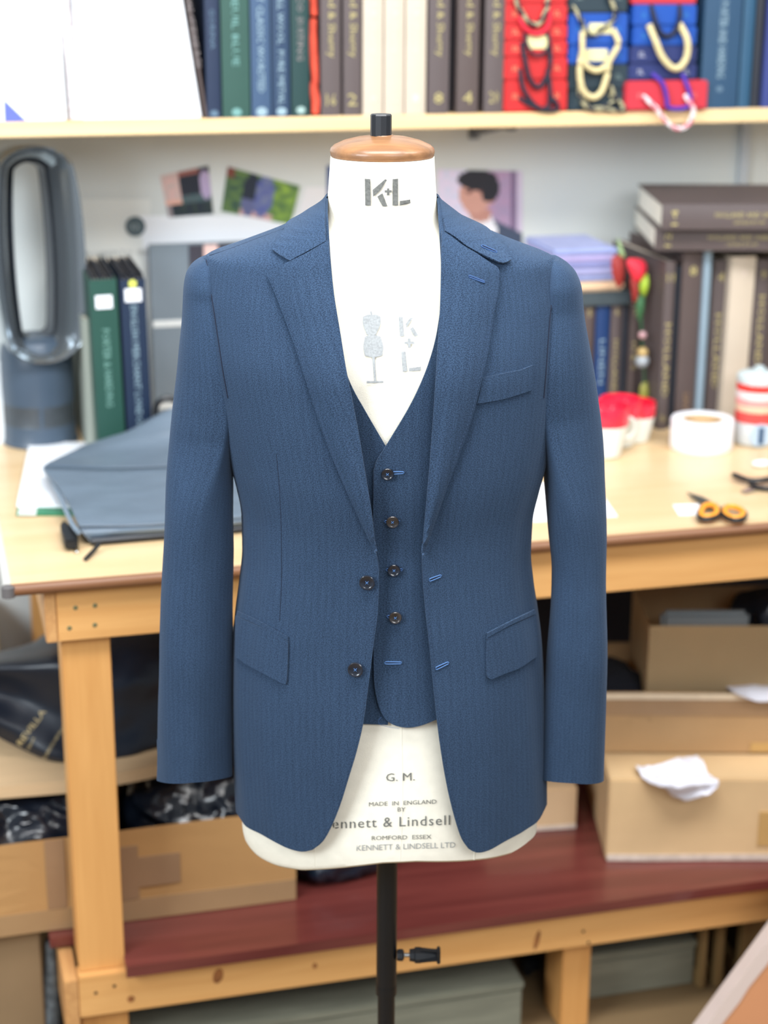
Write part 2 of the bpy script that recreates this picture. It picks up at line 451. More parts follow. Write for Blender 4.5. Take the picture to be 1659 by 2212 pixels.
lathe(bm, [(.045, capz-.01), (r-.0045, capz-.004), (r-.001, capz-.001), (r, capz+.004), (r-.001, capz+.008), (r-.005, capz+.0115), (r-.016, capz+.0165), (r-.032, capz+.0205), (.0135, capz+.0225), (.0125, capz+.0235)], ccx, 0, 64)
frombm('neck_cap', bm, FORM, OAK, False)['label'] = 'turned wooden neck cap'
bm = bmesh.new(); kz = capz+.0225; kx = latY(823, 280).x
lathe(bm, [(.0128, kz), (.0128, kz+.024), (.0118, kz+.0255), (.006, kz+.0258)], kx, 0, 12); o = frombm('pole_tip', bm, FORM, BLACKP, False); o['label'] = 'ridged black pole tip'
for p in o.data.polygons: p.use_smooth = False
PX = latY(836, 1900).x
bm = bmesh.new(); zb = FM.z0+.03
zj = latY(833, 2140).z
lathe(bm, [(.0142, zj), (.0142, zb+.05)], PX, 0, 28); lathe(bm, [(.0146, zj-.004), (.0148, zj), (.0146, zj+.01)], PX, 0, 28); frombm('pole', bm, FORM, BLACKM)
bm = bmesh.new(); lathe(bm, [(.0122, .05), (.0122, zj+.01)], PX, 0, 28); frombm('lower_pole', bm, FORM, BLACKM)
bm = bmesh.new(); lathe(bm, [(.04, .02), (.04, .035), (.03, .06), (.016, .09), (.0125, .09)], PX, 0, 28)
for k in range(5):
    a = 2*math.pi*k/5+.3; tube(bm, [(PX+.03*math.cos(a), .03*math.sin(a), .05), (PX+.16*math.cos(a), .16*math.sin(a), .035), (PX+.26*math.cos(a), .26*math.sin(a), .014)], .012, 8)
frombm('star_base', bm, FORM, BLACKM)
# clamp screw on the pole
sc_ = latY(862, 2063, -.004); S0 = Matrix.Translation((sc_.x, sc_.y, sc_.z)) @ Matrix.Rotation(math.pi/2, 4, 'Y')
bm = bmesh.new()
lathe(bm, [(.0075, -.003), (.0085, 0), (.0085, .005), (.006, .007)], 0, 0, 8, S0)
screw = frombm('clamp_boss', bm, FORM, BLACKP)
bm = bmesh.new(); lathe(bm, [(.003, .006), (.003, .016)], 0, 0, 12, S0); frombm('screw_shaft', bm, screw, STEEL, True)
bm = bmesh.new(); lathe(bm, [(.0085, .0145), (.009, .018), (.0095, .021), (.0115, .0225), (.0115, .029), (.0085, .040), (.0055, .048), (.004, .053)], 0, 0, 8, S0)
for k in range(2):
    x0 = sc_.x; zc, yc = sc_.z, sc_.y
    a = .35+k*math.pi/2; c, s_ = math.cos(a), math.sin(a)
    for sg in (1, -1):
        pts = [(x0+.022, 0), (x0+.030, .0125*sg), (x0+.044, .0105*sg), (x0+.0565, .0095*sg), (x0+.0565, 0)]
        poly_prism(bm, [Vector((px, yc-s_*q-.0015*c, zc+c*q-.0015*s_)) for px, q in pts], Vector((0, c, s_)), .003)
bbox(bm, sc_.x+.0525, sc_.x+.0575, sc_.y-.009, sc_.y+.009, sc_.z-.010, sc_.z+.010, .0015)
frombm('screw_knob', bm, screw, BLACKP)

# stencilled marks on the canvas: outlines in the picture, laid on the form
def marks(name, polys, m, off=.0017, parent=FORM, S=FM):
    bm = bmesh.new()
    for q in polys:
        vs, fs = fill2d(q, 5, 5)
        V = [bm.verts.new(S.hit(x, y, off)) for x, y in vs]
        for f in fs:
            try: bm.faces.new([V[i] for i in f])
            except ValueError: pass
    for f in bm.faces:
        f.normal_update()
        if f.normal.y > 0: f.normal_flip()
    return frombm(name, bm, parent, m, recalc=False)
def qd(*p): return [tuple(v) for v in p]
mk = [qd((788, 386), (800, 387), (801, 444), (789, 444)), qd((805, 410), (832, 387), (836, 389), (821, 412), (806, 425)), qd((815, 425), (826, 417), (837, 446), (827, 446)),
      qd((831, 411), (836, 411), (836, 407), (841, 407), (841, 411), (846, 411), (846, 416), (841, 416), (841, 422), (836, 422), (836, 416), (831, 416)),
      qd((848, 387), (860, 386), (860, 444), (848, 444)), qd((864, 434), (886, 431), (887, 439), (864, 444))]
marks('stencil_lettering', mk, INK)['label'] = 'grey stencilled letters K+L on the neck'
def disc(cx, cy, rx, ry, a0=0, a1=2*math.pi, n=20): return [(cx+rx*math.cos(a0+(a1-a0)*i/n), cy+ry*math.sin(a0+(a1-a0)*i/n)) for i in range(n)]
mk = [outline([[(784, 684), (796, 679), (803, 681), (811, 679), (822, 684)], [(822, 684), (822, 700), (814, 718), (813, 722)], [(813, 722), (803, 726), (792, 722)], [(792, 722), (784, 700), (784, 684)]], 6),
      qd((799, 673), (803, 672), (805, 681), (801, 681)),
      outline([[(788, 728), (803, 722), (822, 727)], [(822, 727), (828, 748), (826, 768)], [(826, 768), (806, 772), (788, 768)], [(788, 768), (785, 748), (788, 728)]], 6),
      qd((804, 771), (810, 771), (813, 823), (808, 823)), qd((792, 823), (828, 823), (828, 827), (792, 828))]
marks('stencil_figure', mk, INKL)['label'] = 'faded stencil of a dress form on a stand'
mk = [qd((861, 685), (870, 684), (873, 726), (864, 727)), qd((876, 700), (887, 686), (892, 687), (878, 708)), qd((886, 711), (892, 706), (903, 724), (896, 727)),
      qd((874, 738), (881, 738), (881, 731), (887, 731), (887, 738), (895, 738), (895, 743), (887, 743), (887, 751), (882, 751), (881, 743), (874, 743)),
      qd((867, 760), (876, 759), (880, 802), (870, 803)), qd((884, 795), (909, 792), (909, 800), (884, 802))]
marks('stencil_lettering', mk, INKL)['label'] = 'faded stencilled letters K + L set one above the other'
def textmesh(body, size=1.0, res=2, spacing=1.0):
    c = bpy.data.curves.new('t', 'FONT'); c.body = body; c.size = size; c.resolution_u = res; c.space_character = spacing; c.align_x = 'LEFT'
    o = bpy.data.objects.new('t', c); COL.objects.link(o); dg = bpy.context.evaluated_depsgraph_get(); dg.update()
    me = bpy.data.meshes.new_from_object(o.evaluated_get(dg)); bpy.data.objects.remove(o); bpy.data.curves.remove(c)
    v = [p.co.copy() for p in me.vertices]; f = [tuple(p.vertices) for p in me.polygons]; bpy.data.meshes.remove(me)
    x0, x1 = min(p.x for p in v), max(p.x for p in v); y0, y1 = min(p.y for p in v), max(p.y for p in v)
    return [((p.x-x0)/(x1-x0), (p.y-y0)/(y1-y0)) for p in v], f
def formtext(body, x0, yb0, x1, yb1, h, m, label, cuts=True, spacing=1.0):
    """text whose baseline runs (x0,yb0)-(x1,yb1) in the picture, cap height h, with stencil bridges"""
    v, f = textmesh(body, spacing=spacing)
    bm = bmesh.new(); V = [bm.verts.new((x0+(x1-x0)*u, yb0+(yb1-yb0)*u-h*w, 0)) for u, w in v]
    for q in f:
        try: bm.faces.new([V[i] for i in q])
        except ValueError: pass
    if cuts:   # bridges: thin horizontal and vertical gaps cut out of the glyphs
        for axis, step, gap in ((0, h*1.07, .10*h),):
            k = x0
            while k < x1:
                k += step*(.8+.4*random.random())
                res = []
                for d in (-gap/2, gap/2):
                    g = bm.verts[:]+bm.edges[:]+bm.faces[:]
                    bmesh.ops.bisect_plane(bm, geom=g, plane_co=(k+d, 0, 0), plane_no=(1, .12, 0))
                dele = [fc for fc in bm.faces if abs((fc.calc_center_median().x-k)+.12*(fc.calc_center_median().y)) < gap/2]
                if dele: bmesh.ops.delete(bm, geom=dele, context='FACES')
    for vv in bm.verts: vv.co = FM.hit(vv.co.x, vv.co.y, .0012)
    for fc in bm.faces:
        fc.normal_update()
        if fc.normal.y > 0: fc.normal_flip()
    o = frombm('stencil_lettering', bm, FORM, m, recalc=False); o['label'] = label
formtext('G. M.', 834, 1688, 896, 1686, 17, INK, 'stencilled size letters G. M.')
formtext('MADE  IN  ENGLAND', 797, 1742, 943, 1736, 9, INK, 'small stencilled line MADE IN ENGLAND')
formtext('BY', 859, 1753, 876, 1753, 9, INK, 'small stencilled word BY')
formtext('Kennett & Lindsell', 696, 1791, 972, 1782, 21, INK, 'large stencilled maker line', spacing=1.12)
formtext('ROMFORD  ESSEX', 803, 1815, 932, 1812, 9, INK, 'small stencilled line ROMFORD ESSEX')
formtext('KENNETT & LINDSELL LTD', 770, 1838, 984, 1831, 12, INKL, 'fainter stencilled company line')

# ============================================================ THE WAISTCOAT
VR = [[(962, 560), (957, 610), (950, 680), (938, 745), (916, 812), (884, 880), (833, 965)], [(833, 965), (816, 992), (807, 1018)],
      [(807, 1018), (806, 1150), (807, 1300), (807, 1430)], [(807, 1430), (809, 1480), (818, 1525), (832, 1552), (850, 1566), (878, 1572), (908, 1568), (945, 1554), (1000, 1532), (1060, 1510)],
      [(1060, 1510), (1115, 1470)], [(1115, 1470), (1112, 1300), (1105, 1180), (1100, 1000), (1090, 850)], [(1090, 850), (1060, 700), (1030, 560)], [(1030, 560), (962, 560)]]
VL = [[(725, 740), (757, 829), (790, 890), (833, 964)], [(833, 964), (846, 985)], [(846, 985), (848, 1200), (846, 1400), (842, 1530)],
      [(842, 1530), (838, 1566)], [(838, 1566), (778, 1564), (720, 1562), (640, 1550)], [(640, 1550), (560, 1500)], [(560, 1500), (560, 1300), (566, 1120), (575, 900)], [(575, 900), (620, 740)], [(620, 740), (725, 740)]]
patch('underlap_panel', FM, VL, .0045, VEST, WOOL, .0022, 9)
patch('front_panel', FM, VR, lambda x, y: .009+.0022*math.exp(-((x-807)/9.0)**2)-.002*max(0, min(1, (x-960)/120)), VEST, WOOL, .0026, 9)
BTN = mat('dark_horn_button', (24, 28, 38), .2, vary=.25, scale=120, coat=.5)
BTNB = mat('mottled_horn_button', (48, 44, 44), .2, vary=.5, scale=90, coat=.5)
THREAD = mat('blue_thread', (64, 102, 152), .7); THREADD = mat('deep_blue_thread', (38, 74, 122), .7); SLIT = mat('buttonhole_slit', (6, 9, 22), .9)
def button(S, x, y, rp, off, parent, m=BTN):
    P = S.hit(x, y, off); Q = S.hit(x+6, y, off); R_ = S.hit(x, y+6, off); n = (Q-P).cross(R_-P).normalized()
    if n.y > 0: n = -n
    depth = (P-LC).dot(LF); r = rp/FPX*depth
    X = Vector((1, 0, 0)); X = (X-n*X.dot(n)).normalized(); Y = n.cross(X)
    Mx = Matrix((X, Y, n)).transposed().to_4x4(); Mx.translation = P
    bm = bmesh.new()
    lathe(bm, [(r*.86, 0), (r*.97, .0006), (r, .0014), (r*.98, .0022), (r*.90, .0028), (r*.80, .0027), (r*.70, .0021), (r*.62, .0018), (r*.3, .0017), (r*.02, .0017)], 0, 0, 32, Mx)
    b = frombm('button', bm, parent, m, True)
    bm = bmesh.new()
    for sx, sy in ((1, 1), (1, -1), (-1, 1), (-1, -1)):
        tube(bm, [Mx @ Vector((sx*r*.17, sy*r*.17, .001)), Mx @ Vector((sx*r*.16, sy*r*.16, .0024)), Mx @ Vector((0, 0, .0028))], .00042, 6)
    frombm('button_thread', bm, b, THREAD, True)
    return b
def buttonhole(S, a, b, off, parent, m=THREAD, w=2.6, open_=1.0):
    (ax, ay), (bx, by) = a, b; L = math.dist(a, b); dx, dy = (bx-ax)/L, (by-ay)/L; nx, ny = -dy, dx
    loop = [(ax+nx*w*.9, ay+ny*w*.9), (bx+nx*w*.7, by+ny*w*.7), (bx+dx*1.5, by+dy*1.5), (bx-nx*w*.7, by-ny*w*.7), (ax-nx*w*.9, ay-ny*w*.9), (ax-dx*w, ay-dy*w)]
    bm = bmesh.new(); q = cr(loop, 3, True); tube(bm, [S.hit(x, y, off) for x, y in q], .0008, 6, True)
    o = frombm('buttonhole', bm, parent, m, True)
    bm = bmesh.new(); tube(bm, [S.hit(ax+(bx-ax)*t, ay+(by-ay)*t, off-.0002) for t in (0, .25, .5, .75, 1)], .0006*open_, 6)
    frombm('slit', bm, o, SLIT, True); return o
VO = .0115
button(FM, 837, 1024, 14, VO, VEST, BTN); button(FM, 848, 1127, 14, VO, VEST, BTNB); button(FM, 851, 1232, 14, VO, VEST, BTN); button(FM, 854, 1334, 14, VO, VEST, BTNB)
buttonhole(FM, (846, 1022), (871, 1021), VO, VEST); buttonhole(FM, (833, 1127), (862, 1126), VO, VEST, THREADD); buttonhole(FM, (836, 1231), (868, 1231), VO, VEST, THREADD)
buttonhole(FM, (838, 1332), (860, 1334), VO, VEST, THREADD, open_=1.6); buttonhole(FM, (833, 1432), (866, 1432), VO, VEST)
thread('loose_thread', FM, [(824, 1549), (818, 1556), (821, 1565), (838, 1570), (862, 1574)], .013, .0002, VEST, THREADD, step=3, seg=5)

# ============================================================ THE JACKET
# body: one cloth from the left front edge round the back to the right front edge, in (angle, height)
LEDGE = [(705, 428), (708, 480), (714, 560), (722, 640), (735, 720), (748, 800), (762, 870), (777, 950), (790, 1030), (803, 1110), (812, 1190), (818, 1232), (816, 1320), (806, 1400), (796, 1480), (785, 1560), (770, 1625), (752, 1685), (735, 1740), (716, 1787), (698, 1818), (676, 1836)]
LHEM = [(676, 1836), (652, 1840), (620, 1832), (590, 1817), (560, 1800), (532, 1786), (518, 1768)]
REDGE = [(947, 428), (950, 500), (953, 580), (951, 660), (946, 740), (940, 840), (934, 930), (926, 1030), (918, 1120), (912, 1195), (913, 1250), (920, 1330), (929, 1410), (938, 1500), (946, 1570), (956, 1640), (969, 1710), (984, 1770), (998, 1812), (1012, 1833)]
RHEM = [(1012, 1833), (1030, 1842), (1056, 1837), (1090, 1818), (1130, 1796), (1160, 1776), (1176, 1752)]
JK.drape = drape
def jacket_body():
    def conv(pts): return [JK.th_z(x, y) for x, y in cr(pts, 9)]
    le, lh, re_, rh = conv(LEDGE), conv(LHEM), conv(REDGE), conv(RHEM)
    poly = le+lh[1:-1]
    thl, zl = -1.45, lh[-1][1]; thr, zr = 1.45, rh[-1][1]
    poly = [p for p in poly if p[0] > thl]
    n = 60
    for i in range(n+1):
        k = i/n; th = thl+(thr-2*math.pi-thl)*k; poly.append((th, zl+(zr-zl)*k-.012*math.sin(math.pi*k)))
    r = [(t-2*math.pi, z) for t, z in (re_+rh[1:-1]) if t < thr][::-1]
    poly += r
    zt0, zt1 = r[-1][1], le[0][1]; t0, t1 = r[-1][0], le[0][0]
    for i in range(1, 40): k = i/40; poly.append((t0+(t1-t0)*k, zt0+(zt1-zt0)*k))
    sh = latY(830, 560).z
    vs, fs = fill2d(poly, .055, .008, lambda z: .45 if z > sh-.02 else 1.0)
    P3 = []
    for t, z in vs:
        p = JK.pt(t, z)
        p += Vector((math.sin(t), -math.cos(t), 0))*drape(t, z)
        P3.append(p)
    me = bpy.data.meshes.new('jacket_body'); me.from_pydata([p[:] for p in P3], [], [f[:] for f in fs]); me.update()
    s = sum((p.normal.x*(p.center.x)+p.normal.y*p.center.y)*p.area for p in me.polygons)
    if s < 0: me.flip_normals()
    setuv(me, [(t*UVR, z) for t, z in vs]); me.materials.append(WOOL); me.materials.append(LINING)
    o = link('jacket_body', me, JACKET, None, True)
    md = o.modifiers.new('thick', 'SOLIDIFY'); md.thickness = .0022; md.offset = -1; md.material_offset = 1
jacket_body()
def loff(roll_pts, out_pts, side):
    """lapel stands away from the chest near its roll line"""
    def xa(pts, y):
        if y <= pts[0][1]: return pts[0][0]
        for (x0, y0), (x1, y1) in zip(pts, pts[1:]):
            if y0 <= y <= y1: return x0+(x1-x0)*(y-y0)/(y1-y0)
        return pts[-1][0]
    def f(x, y):
        a, b = xa(out_pts, y), xa(roll_pts, y); t = max(0, min(1, (x-a)/(b-a))) if abs(b-a) > 4 else .5
        return .0052+.0052*math.sin(min(1, t*1.12)*math.pi*.86)**1.0+.001*noise.noise(Vector((x*.01, y*.008, side)))
    return f
LROLL = [(708, 519), (713, 560), (722, 640), (735, 720), (748, 800), (762, 870), (777, 950), (790, 1030), (803, 1110), (812, 1196)]
LOUT = [(579, 600), (600, 650), (621, 705), (640, 760), (664, 835), (690, 915), (720, 995), (750, 1065), (782, 1136), (811, 1198)]
patch('lapel', JK, [LROLL, LOUT[::-1]+[], [(579, 600), (576, 590), (583, 582)], [(583, 582), (605, 573), (632, 561)], [(632, 561), (669, 542), (708, 519)]],
      loff(LROLL, LOUT, 1), JACKET, WOOL, .0026, 7, 5, rot=-.16)['label'] = 'notched lapel on the button side'
RROLL = [(955, 497), (953, 580), (951, 660), (946, 740), (940, 840), (934, 930), (926, 1030), (918, 1120), (912, 1200)]
ROUT = [(1079, 592), (1076, 630), (1067, 680), (1059, 735), (1047, 795), (1031, 865), (1013, 925), (990, 990), (966, 1055), (938, 1135), (914, 1203)]
patch('lapel', JK, [RROLL[::-1], [(955, 497), (978, 512), (1000, 529), (1032, 548)], [(1032, 548), (1052, 562), (1068, 572)], [(1068, 572), (1077, 579), (1079, 592)], ROUT],
      loff(RROLL, ROUT, 2), JACKET, WOOL, .0026, 7, 5, rot=.08)['label'] = 'notched lapel with a blue buttonhole'
# collar: leaf round the neck, in (angle, height)
def collar():
    fl = [(705, 426), (707, 470), (709, 519)]; gl = [(709, 519), (668, 542), (632, 561)]; cl = [(632, 561), (612, 549), (596, 537)]; ol = [(596, 537), (610, 514), (624, 493)]
    fr = [(955, 497), (951, 460), (947, 426)]; gr = [(1030, 546), (1000, 529), (976, 510), (955, 497)]; c2 = [(1093, 558), (1072, 565), (1052, 557), (1030, 546)]; orr = [(1054, 503), (1078, 528), (1093, 558)]
    T = lambda pts, o=0: [(t+o, z) for t, z in (JK.th_z(x, y) for x, y in pts)]
    poly = T(cr(fl, 8))+T(cr(gl, 8))[1:]+T(cr(cl, 8))[1:]+T(cr(ol, 8))[1:]
    e = poly[-1]; R = [(t-2*math.pi, z) for t, z in T(cr(orr, 8))]
    for i in range(1, 40):
        k = i/40; t = e[0]+(R[0][0]-e[0])*k; zz = e[1]+(R[0][1]-e[1])*k; poly.append((t, zz+.012*math.sin(math.pi*k)))
    poly += R
    for seg in (c2, gr, fr): poly += [(t-2*math.pi, z) for t, z in T(cr(seg, 8))][1:]
    a, b = poly[-1], poly[0]
    for i in range(1, 40): k = i/40; poly.append((a[0]+(b[0]-a[0])*k, a[1]+(b[1]-a[1])*k))
    vs, fs = fill2d(poly, .05, .004)
    ztop = b[1]; P = []; tc, zc_ = JK.th_z(1074, 562)
    for t, z in vs:
        s = math.sin(min(1, max(0, (ztop-z)/.045))*math.pi*.5); P.append(JK.pt(t, z, .0008+.0052*s+.0045*math.exp(-((t+2*math.pi-tc)/.12)**2-((z-zc_)/.012)**2)))
    me = bpy.data.meshes.new('collar'); me.from_pydata([p[:] for p in P], [], [f[:] for f in fs]); me.update()
    if sum((p.normal.x*p.center.x+p.normal.y*p.center.y)*p.area for p in me.polygons) < 0: me.flip_normals()
    setuv(me, [(z, t*UVR*.6) for t, z in vs]); o = link('collar', me, JACKET, WOOL, True)
    md = o.modifiers.new('thick', 'SOLIDIFY'); md.thickness = .0026; md.offset = -1
    # stand of the collar, inside the fold
    bm = bmesh.new(); rr = []
    for zz, of in ((b[1]-.001, .0008), (b[1]+.0015, -.0008), (b[1]-.001, -.0024), (b[1]-.03, -.004)):
        rr.append([bm.verts.new(JK.pt(b[0]+(a[0]-b[0])*i/60, zz, of)) for i in range(61)])
    for p, q in zip(rr, rr[1:]):
        for i in range(60): bm.faces.new((p[i], p[i+1], q[i+1], q[i]))
    o = frombm('collar_stand', bm, JACKET, WOOL, True); me = o.data; setuv(me, [(v.co.x, v.co.z) for v in me.vertices])
collar()
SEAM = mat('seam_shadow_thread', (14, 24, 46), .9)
# sleeves
def sleeve(rows, side, label):
    """rows: (py, outer x, inner/seam x, depth centre, half depth or None, k) k=1 set into the armhole, 0 hanging free"""
    N, out = 56, []; rows = sorted(rows); keys = [r[0] for r in rows]; L = rows[-1][0]-rows[0][0]
    tabs = [[(r[0], r[j]) for r in rows] for j in range(1, 6)]
    ys = []; y = rows[0][0]
    while y < rows[-1][0]-1: ys.append(y); y += 2.5 if y < rows[0][0]+50 else 8
    ys.append(rows[-1][0]); rings = []; acc = 0; prev = None
    for y in ys:
        xo, xi, yc, hd, k = (pchip(t, y) for t in tabs)
        pi = latY(xi, y, yc*.5); po = latY(xo, y, yc); z = po.z
        a, c, f, b = JK.row(z); q = min(.999, abs(pi.x-c)/a); ysurf = f*(1-q**JK.n)**(1/JK.n); yb = b*(1-q**JK.n)**(1/JK.n)
        ysurf = max(ysurf, hd); yb = max(yb, hd)
        xin = latY(xi, y, -ysurf*k+yc*(1-k)).x
        d = (ysurf+.0045)*k+hd*(1-k); db = (yb+.004)*k+hd*(1-k)
        xo_ = po.x; mid = (xin+xo_)/2; cx = mid*(1-k)+xin*k; wo = abs(cx-xo_); wi = abs(cx-xin)*(1-k)+.012*k
        w = .0026*max(0, min(1, (y-700)/300)); ring = []
        for i in range(N):
            al = 2*math.pi*i/N; s, co = math.sin(al), math.cos(al)   # s>0: outer side, co>0: front
            hb = max(0, min(1, (y-1380)/280)); e = .92+.16*hb
            X = (wo if s > 0 else wi)*math.copysign(abs(s)**e, s); Y = -(d if co > 0 else db)*math.copysign(abs(co)**e, co)
            wob = w*(math.sin(al*3+y*.004+side)+.8*noise.noise(Vector((al*1.3, y*.006, side*3))))
            ring.append(Vector((cx-side*X*(1+wob/.05), yc*(1-k)+Y*(1+wob/.06), z+hb*hb*(.010*max(0, co)-.007*max(0, s)*(1 if side > 0 else .2)-.004*max(0, -co)))))
        if prev is not None: acc += abs(z-prev)
        prev = z; rings.append((ring, acc))
    vs, uv, fs = [], [], []
    for j, (ring, ac) in enumerate(rings):
        for i in range(N+1):
            vs.append(ring[i % N][:]); uv.append((i/N*.36*side, -ac))
    for j in range(len(rings)-1):
        for i in range(N):
            a = j*(N+1)+i; fs.append((a, a+1, a+N+2, a+N+1))
    # top is closed by a small cap
    fs.append(tuple(range(N)))
    # hem turned up inside
    base = (len(rings)-1)*(N+1); ring, ac = rings[-1]; cen = sum(ring, Vector())/N
    for kk, (sc, dz) in enumerate(((.965, .0012), (.955, .06))):
        for i in range(N+1):
            p = ring[i % N]; vs.append((cen.x+(p.x-cen.x)*sc, cen.y+(p.y-cen.y)*sc, p.z+dz)); uv.append((i/N*.36, -ac))
    for kk in range(2):
        for i in range(N):
            a = base+kk*(N+1)+i; fs.append((a, a+1, a+N+2, a+N+1))
    me = bpy.data.meshes.new('sleeve'); me.from_pydata(vs, [], fs); me.update()
    if sum((p.normal.y*(p.center.y))*p.area for p in me.polygons) < 0: me.flip_normals()
    setuv(me, uv); o = link('sleeve', me, JACKET, WOOL, True); o['label'] = label
LS = [(556, 438, 443, 0, .018, 1), (561, 425, 444, 0, .026, 1), (573, 411, 447, 0, .034, 1), (590, 402, 449, 0, .040, 1), (620, 397, 453, 0, 0.045, 1), (680, 394, 462, 0, 0.045, 1), (740, 389, 471, 0, 0.047, 1), (800, 384, 480, 0, 0.049, 1),
      (860, 377, 491, 0, .051, .95), (920, 370, 502, -.002, .053, .78), (980, 365, 509, -.004, .054, .52), (1040, 361, 510, -.006, .055, .28), (1100, 358, 506, -.008, .054, .1), (1200, 352, 501, -.01, .052, 0), (1300, 345, 499, -.014, .051, 0),
      (1400, 341, 498, -.018, .05, 0), (1500, 339, 498, -.022, .045, 0), (1600, 338, 499, -.025, .041, 0), (1676, 338, 500, -.027, .038, 0)]
RS = [(557, 1207, 1202, 0, .018, 1), (562, 1217, 1202, 0, .026, 1), (572, 1231, 1201, 0, .034, 1), (589, 1245, 1199, 0, .040, 1), (620, 1256, 1196, 0, 0.045, 1), (680, 1262, 1190, 0, 0.045, 1), (740, 1272, 1185, 0, 0.047, 1), (800, 1282, 1181, 0, 0.049, 1),
      (860, 1290, 1176, 0, .051, .95), (920, 1296, 1172, -.002, .053, .78), (980, 1300, 1168, -.004, .054, .52), (1040, 1303, 1169, -.006, .055, .28), (1100, 1305, 1175, -.008, .054, .1), (1160, 1306, 1182, -.008, .052, .02), (1230, 1306, 1189, -.01, .05, 0), (1300, 1307, 1188, -.014, .049, 0),
      (1400, 1309, 1182, -.018, .048, 0), (1500, 1308, 1177, -.022, .043, 0), (1600, 1307, 1172, -.025, .039, 0), (1682, 1307, 1166, -.027, .036, 0)]
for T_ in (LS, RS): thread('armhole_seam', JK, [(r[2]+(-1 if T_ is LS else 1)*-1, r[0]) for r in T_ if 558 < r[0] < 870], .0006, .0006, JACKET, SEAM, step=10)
sleeve(LS, 1, 'sleeve on the picture\'s left'); sleeve(RS, -1, 'sleeve on the picture\'s right')
# pockets, darts, buttons and buttonholes
patch('pocket_flap', JK, [[(508, 1330), (540, 1345), (580, 1363), (622, 1386)], [(622, 1386), (621, 1430), (619, 1470)], [(619, 1470), (617, 1478), (610, 1477)], [(610, 1477), (570, 1456), (530, 1434), (508, 1418)], [(508, 1418), (508, 1330)]], .0035, JACKET, WOOL, .003, 7, 5)
patch('pocket_flap', JK, [[(1053, 1377), (1090, 1358), (1130, 1340), (1158, 1328)], [(1158, 1328), (1160, 1380), (1160, 1418)], [(1160, 1418), (1125, 1442), (1090, 1456), (1062, 1468)], [(1062, 1468), (1054, 1464), (1052, 1455)], [(1052, 1455), (1052, 1415), (1053, 1377)]], .0035, JACKET, WOOL, .003, 7, 5)
patch('pocket_jetting', JK, [[(512, 1320), (560, 1342), (622, 1376)], [(622, 1376), (622, 1384)], [(622, 1384), (560, 1352), (510, 1330)], [(510, 1330), (512, 1320)]], .0028, JACKET, WOOL, .0015, 5, 4, rot=.9)
patch('pocket_jetting', JK, [[(1053, 1368), (1100, 1344), (1156, 1317)], [(1156, 1317), (1157, 1326)], [(1157, 1326), (1100, 1352), (1054, 1377)], [(1054, 1377), (1053, 1368)]], .0045, JACKET, WOOL, .003, 5, 4, rot=.9)
patch('breast_pocket', JK, [[(1043, 816), (1095, 805), (1125, 799), (1151, 789)], [(1151, 789), (1151, 816), (1150, 843)], [(1150, 843), (1120, 853), (1085, 863), (1030, 873)], [(1030, 873), (1037, 845), (1043, 816)]], .0022, JACKET, WOOL, .002, 7, 5)
SEAM0 = mat('seam_shadow_thread', (20, 34, 60), .9)
for pts in ([(597, 980), (603, 1050), (607, 1130), (608, 1250), (604, 1342)],):
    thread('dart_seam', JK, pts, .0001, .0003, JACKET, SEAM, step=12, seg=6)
for pts in ([(528, 1120), (528, 1180), (522, 1250), (516, 1300)],): pass
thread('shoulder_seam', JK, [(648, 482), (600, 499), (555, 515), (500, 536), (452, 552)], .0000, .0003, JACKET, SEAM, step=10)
JB = .0045
button(JK, 793, 1258, 17, .003, JACKET); button(JK, 768, 1446, 17, .003, JACKET)
for b in ((JK, (929, 1253), (952, 1244), .0008), (JK, (943, 1444), (968, 1432), .0008)): buttonhole(b[0], b[1], b[2], b[3], JACKET, THREAD, 2.8)
buttonhole(JK, (1014, 597), (1046, 609), .0105, JACKET, THREADD, 2.0); buttonhole(JK, (1042, 531), (1072, 544), .0078, JACKET, THREADD, 2.2)
# pick stitching along the lapel, collar and front edges
def stitches(paths):
    bm = bmesh.new()
    for pts, dx, off in paths:
        q = cr(pts, 9)
        for (x0, y0), (x1, y1) in zip(q, q[1:]):
            L = math.dist((x0, y0), (x1, y1)) or 1; nx, ny = -(y1-y0)/L*dx, (x1-x0)/L*dx
            a = (x0+(x1-x0)*.2+nx, y0+(y1-y0)*.2+ny); b = (x0+(x1-x0)*.6+nx, y0+(y1-y0)*.6+ny)
            o_ = off
            tube(bm, [JK.hit(*a, o_), JK.hit(*b, o_)], .0004, 5)
    tag(frombm('pick_stitching', bm, JACKET, mat('pick_thread', (46, 66, 94), .9), True), kind='stuff')
stitches([(LOUT[:-1], -5, .0064), (ROUT[:-1], 5, .0064), ([p for p in LEDGE if p[1] > 1225], 5, .0004), ([p for p in REDGE if p[1] > 1215], -5, .0004)])

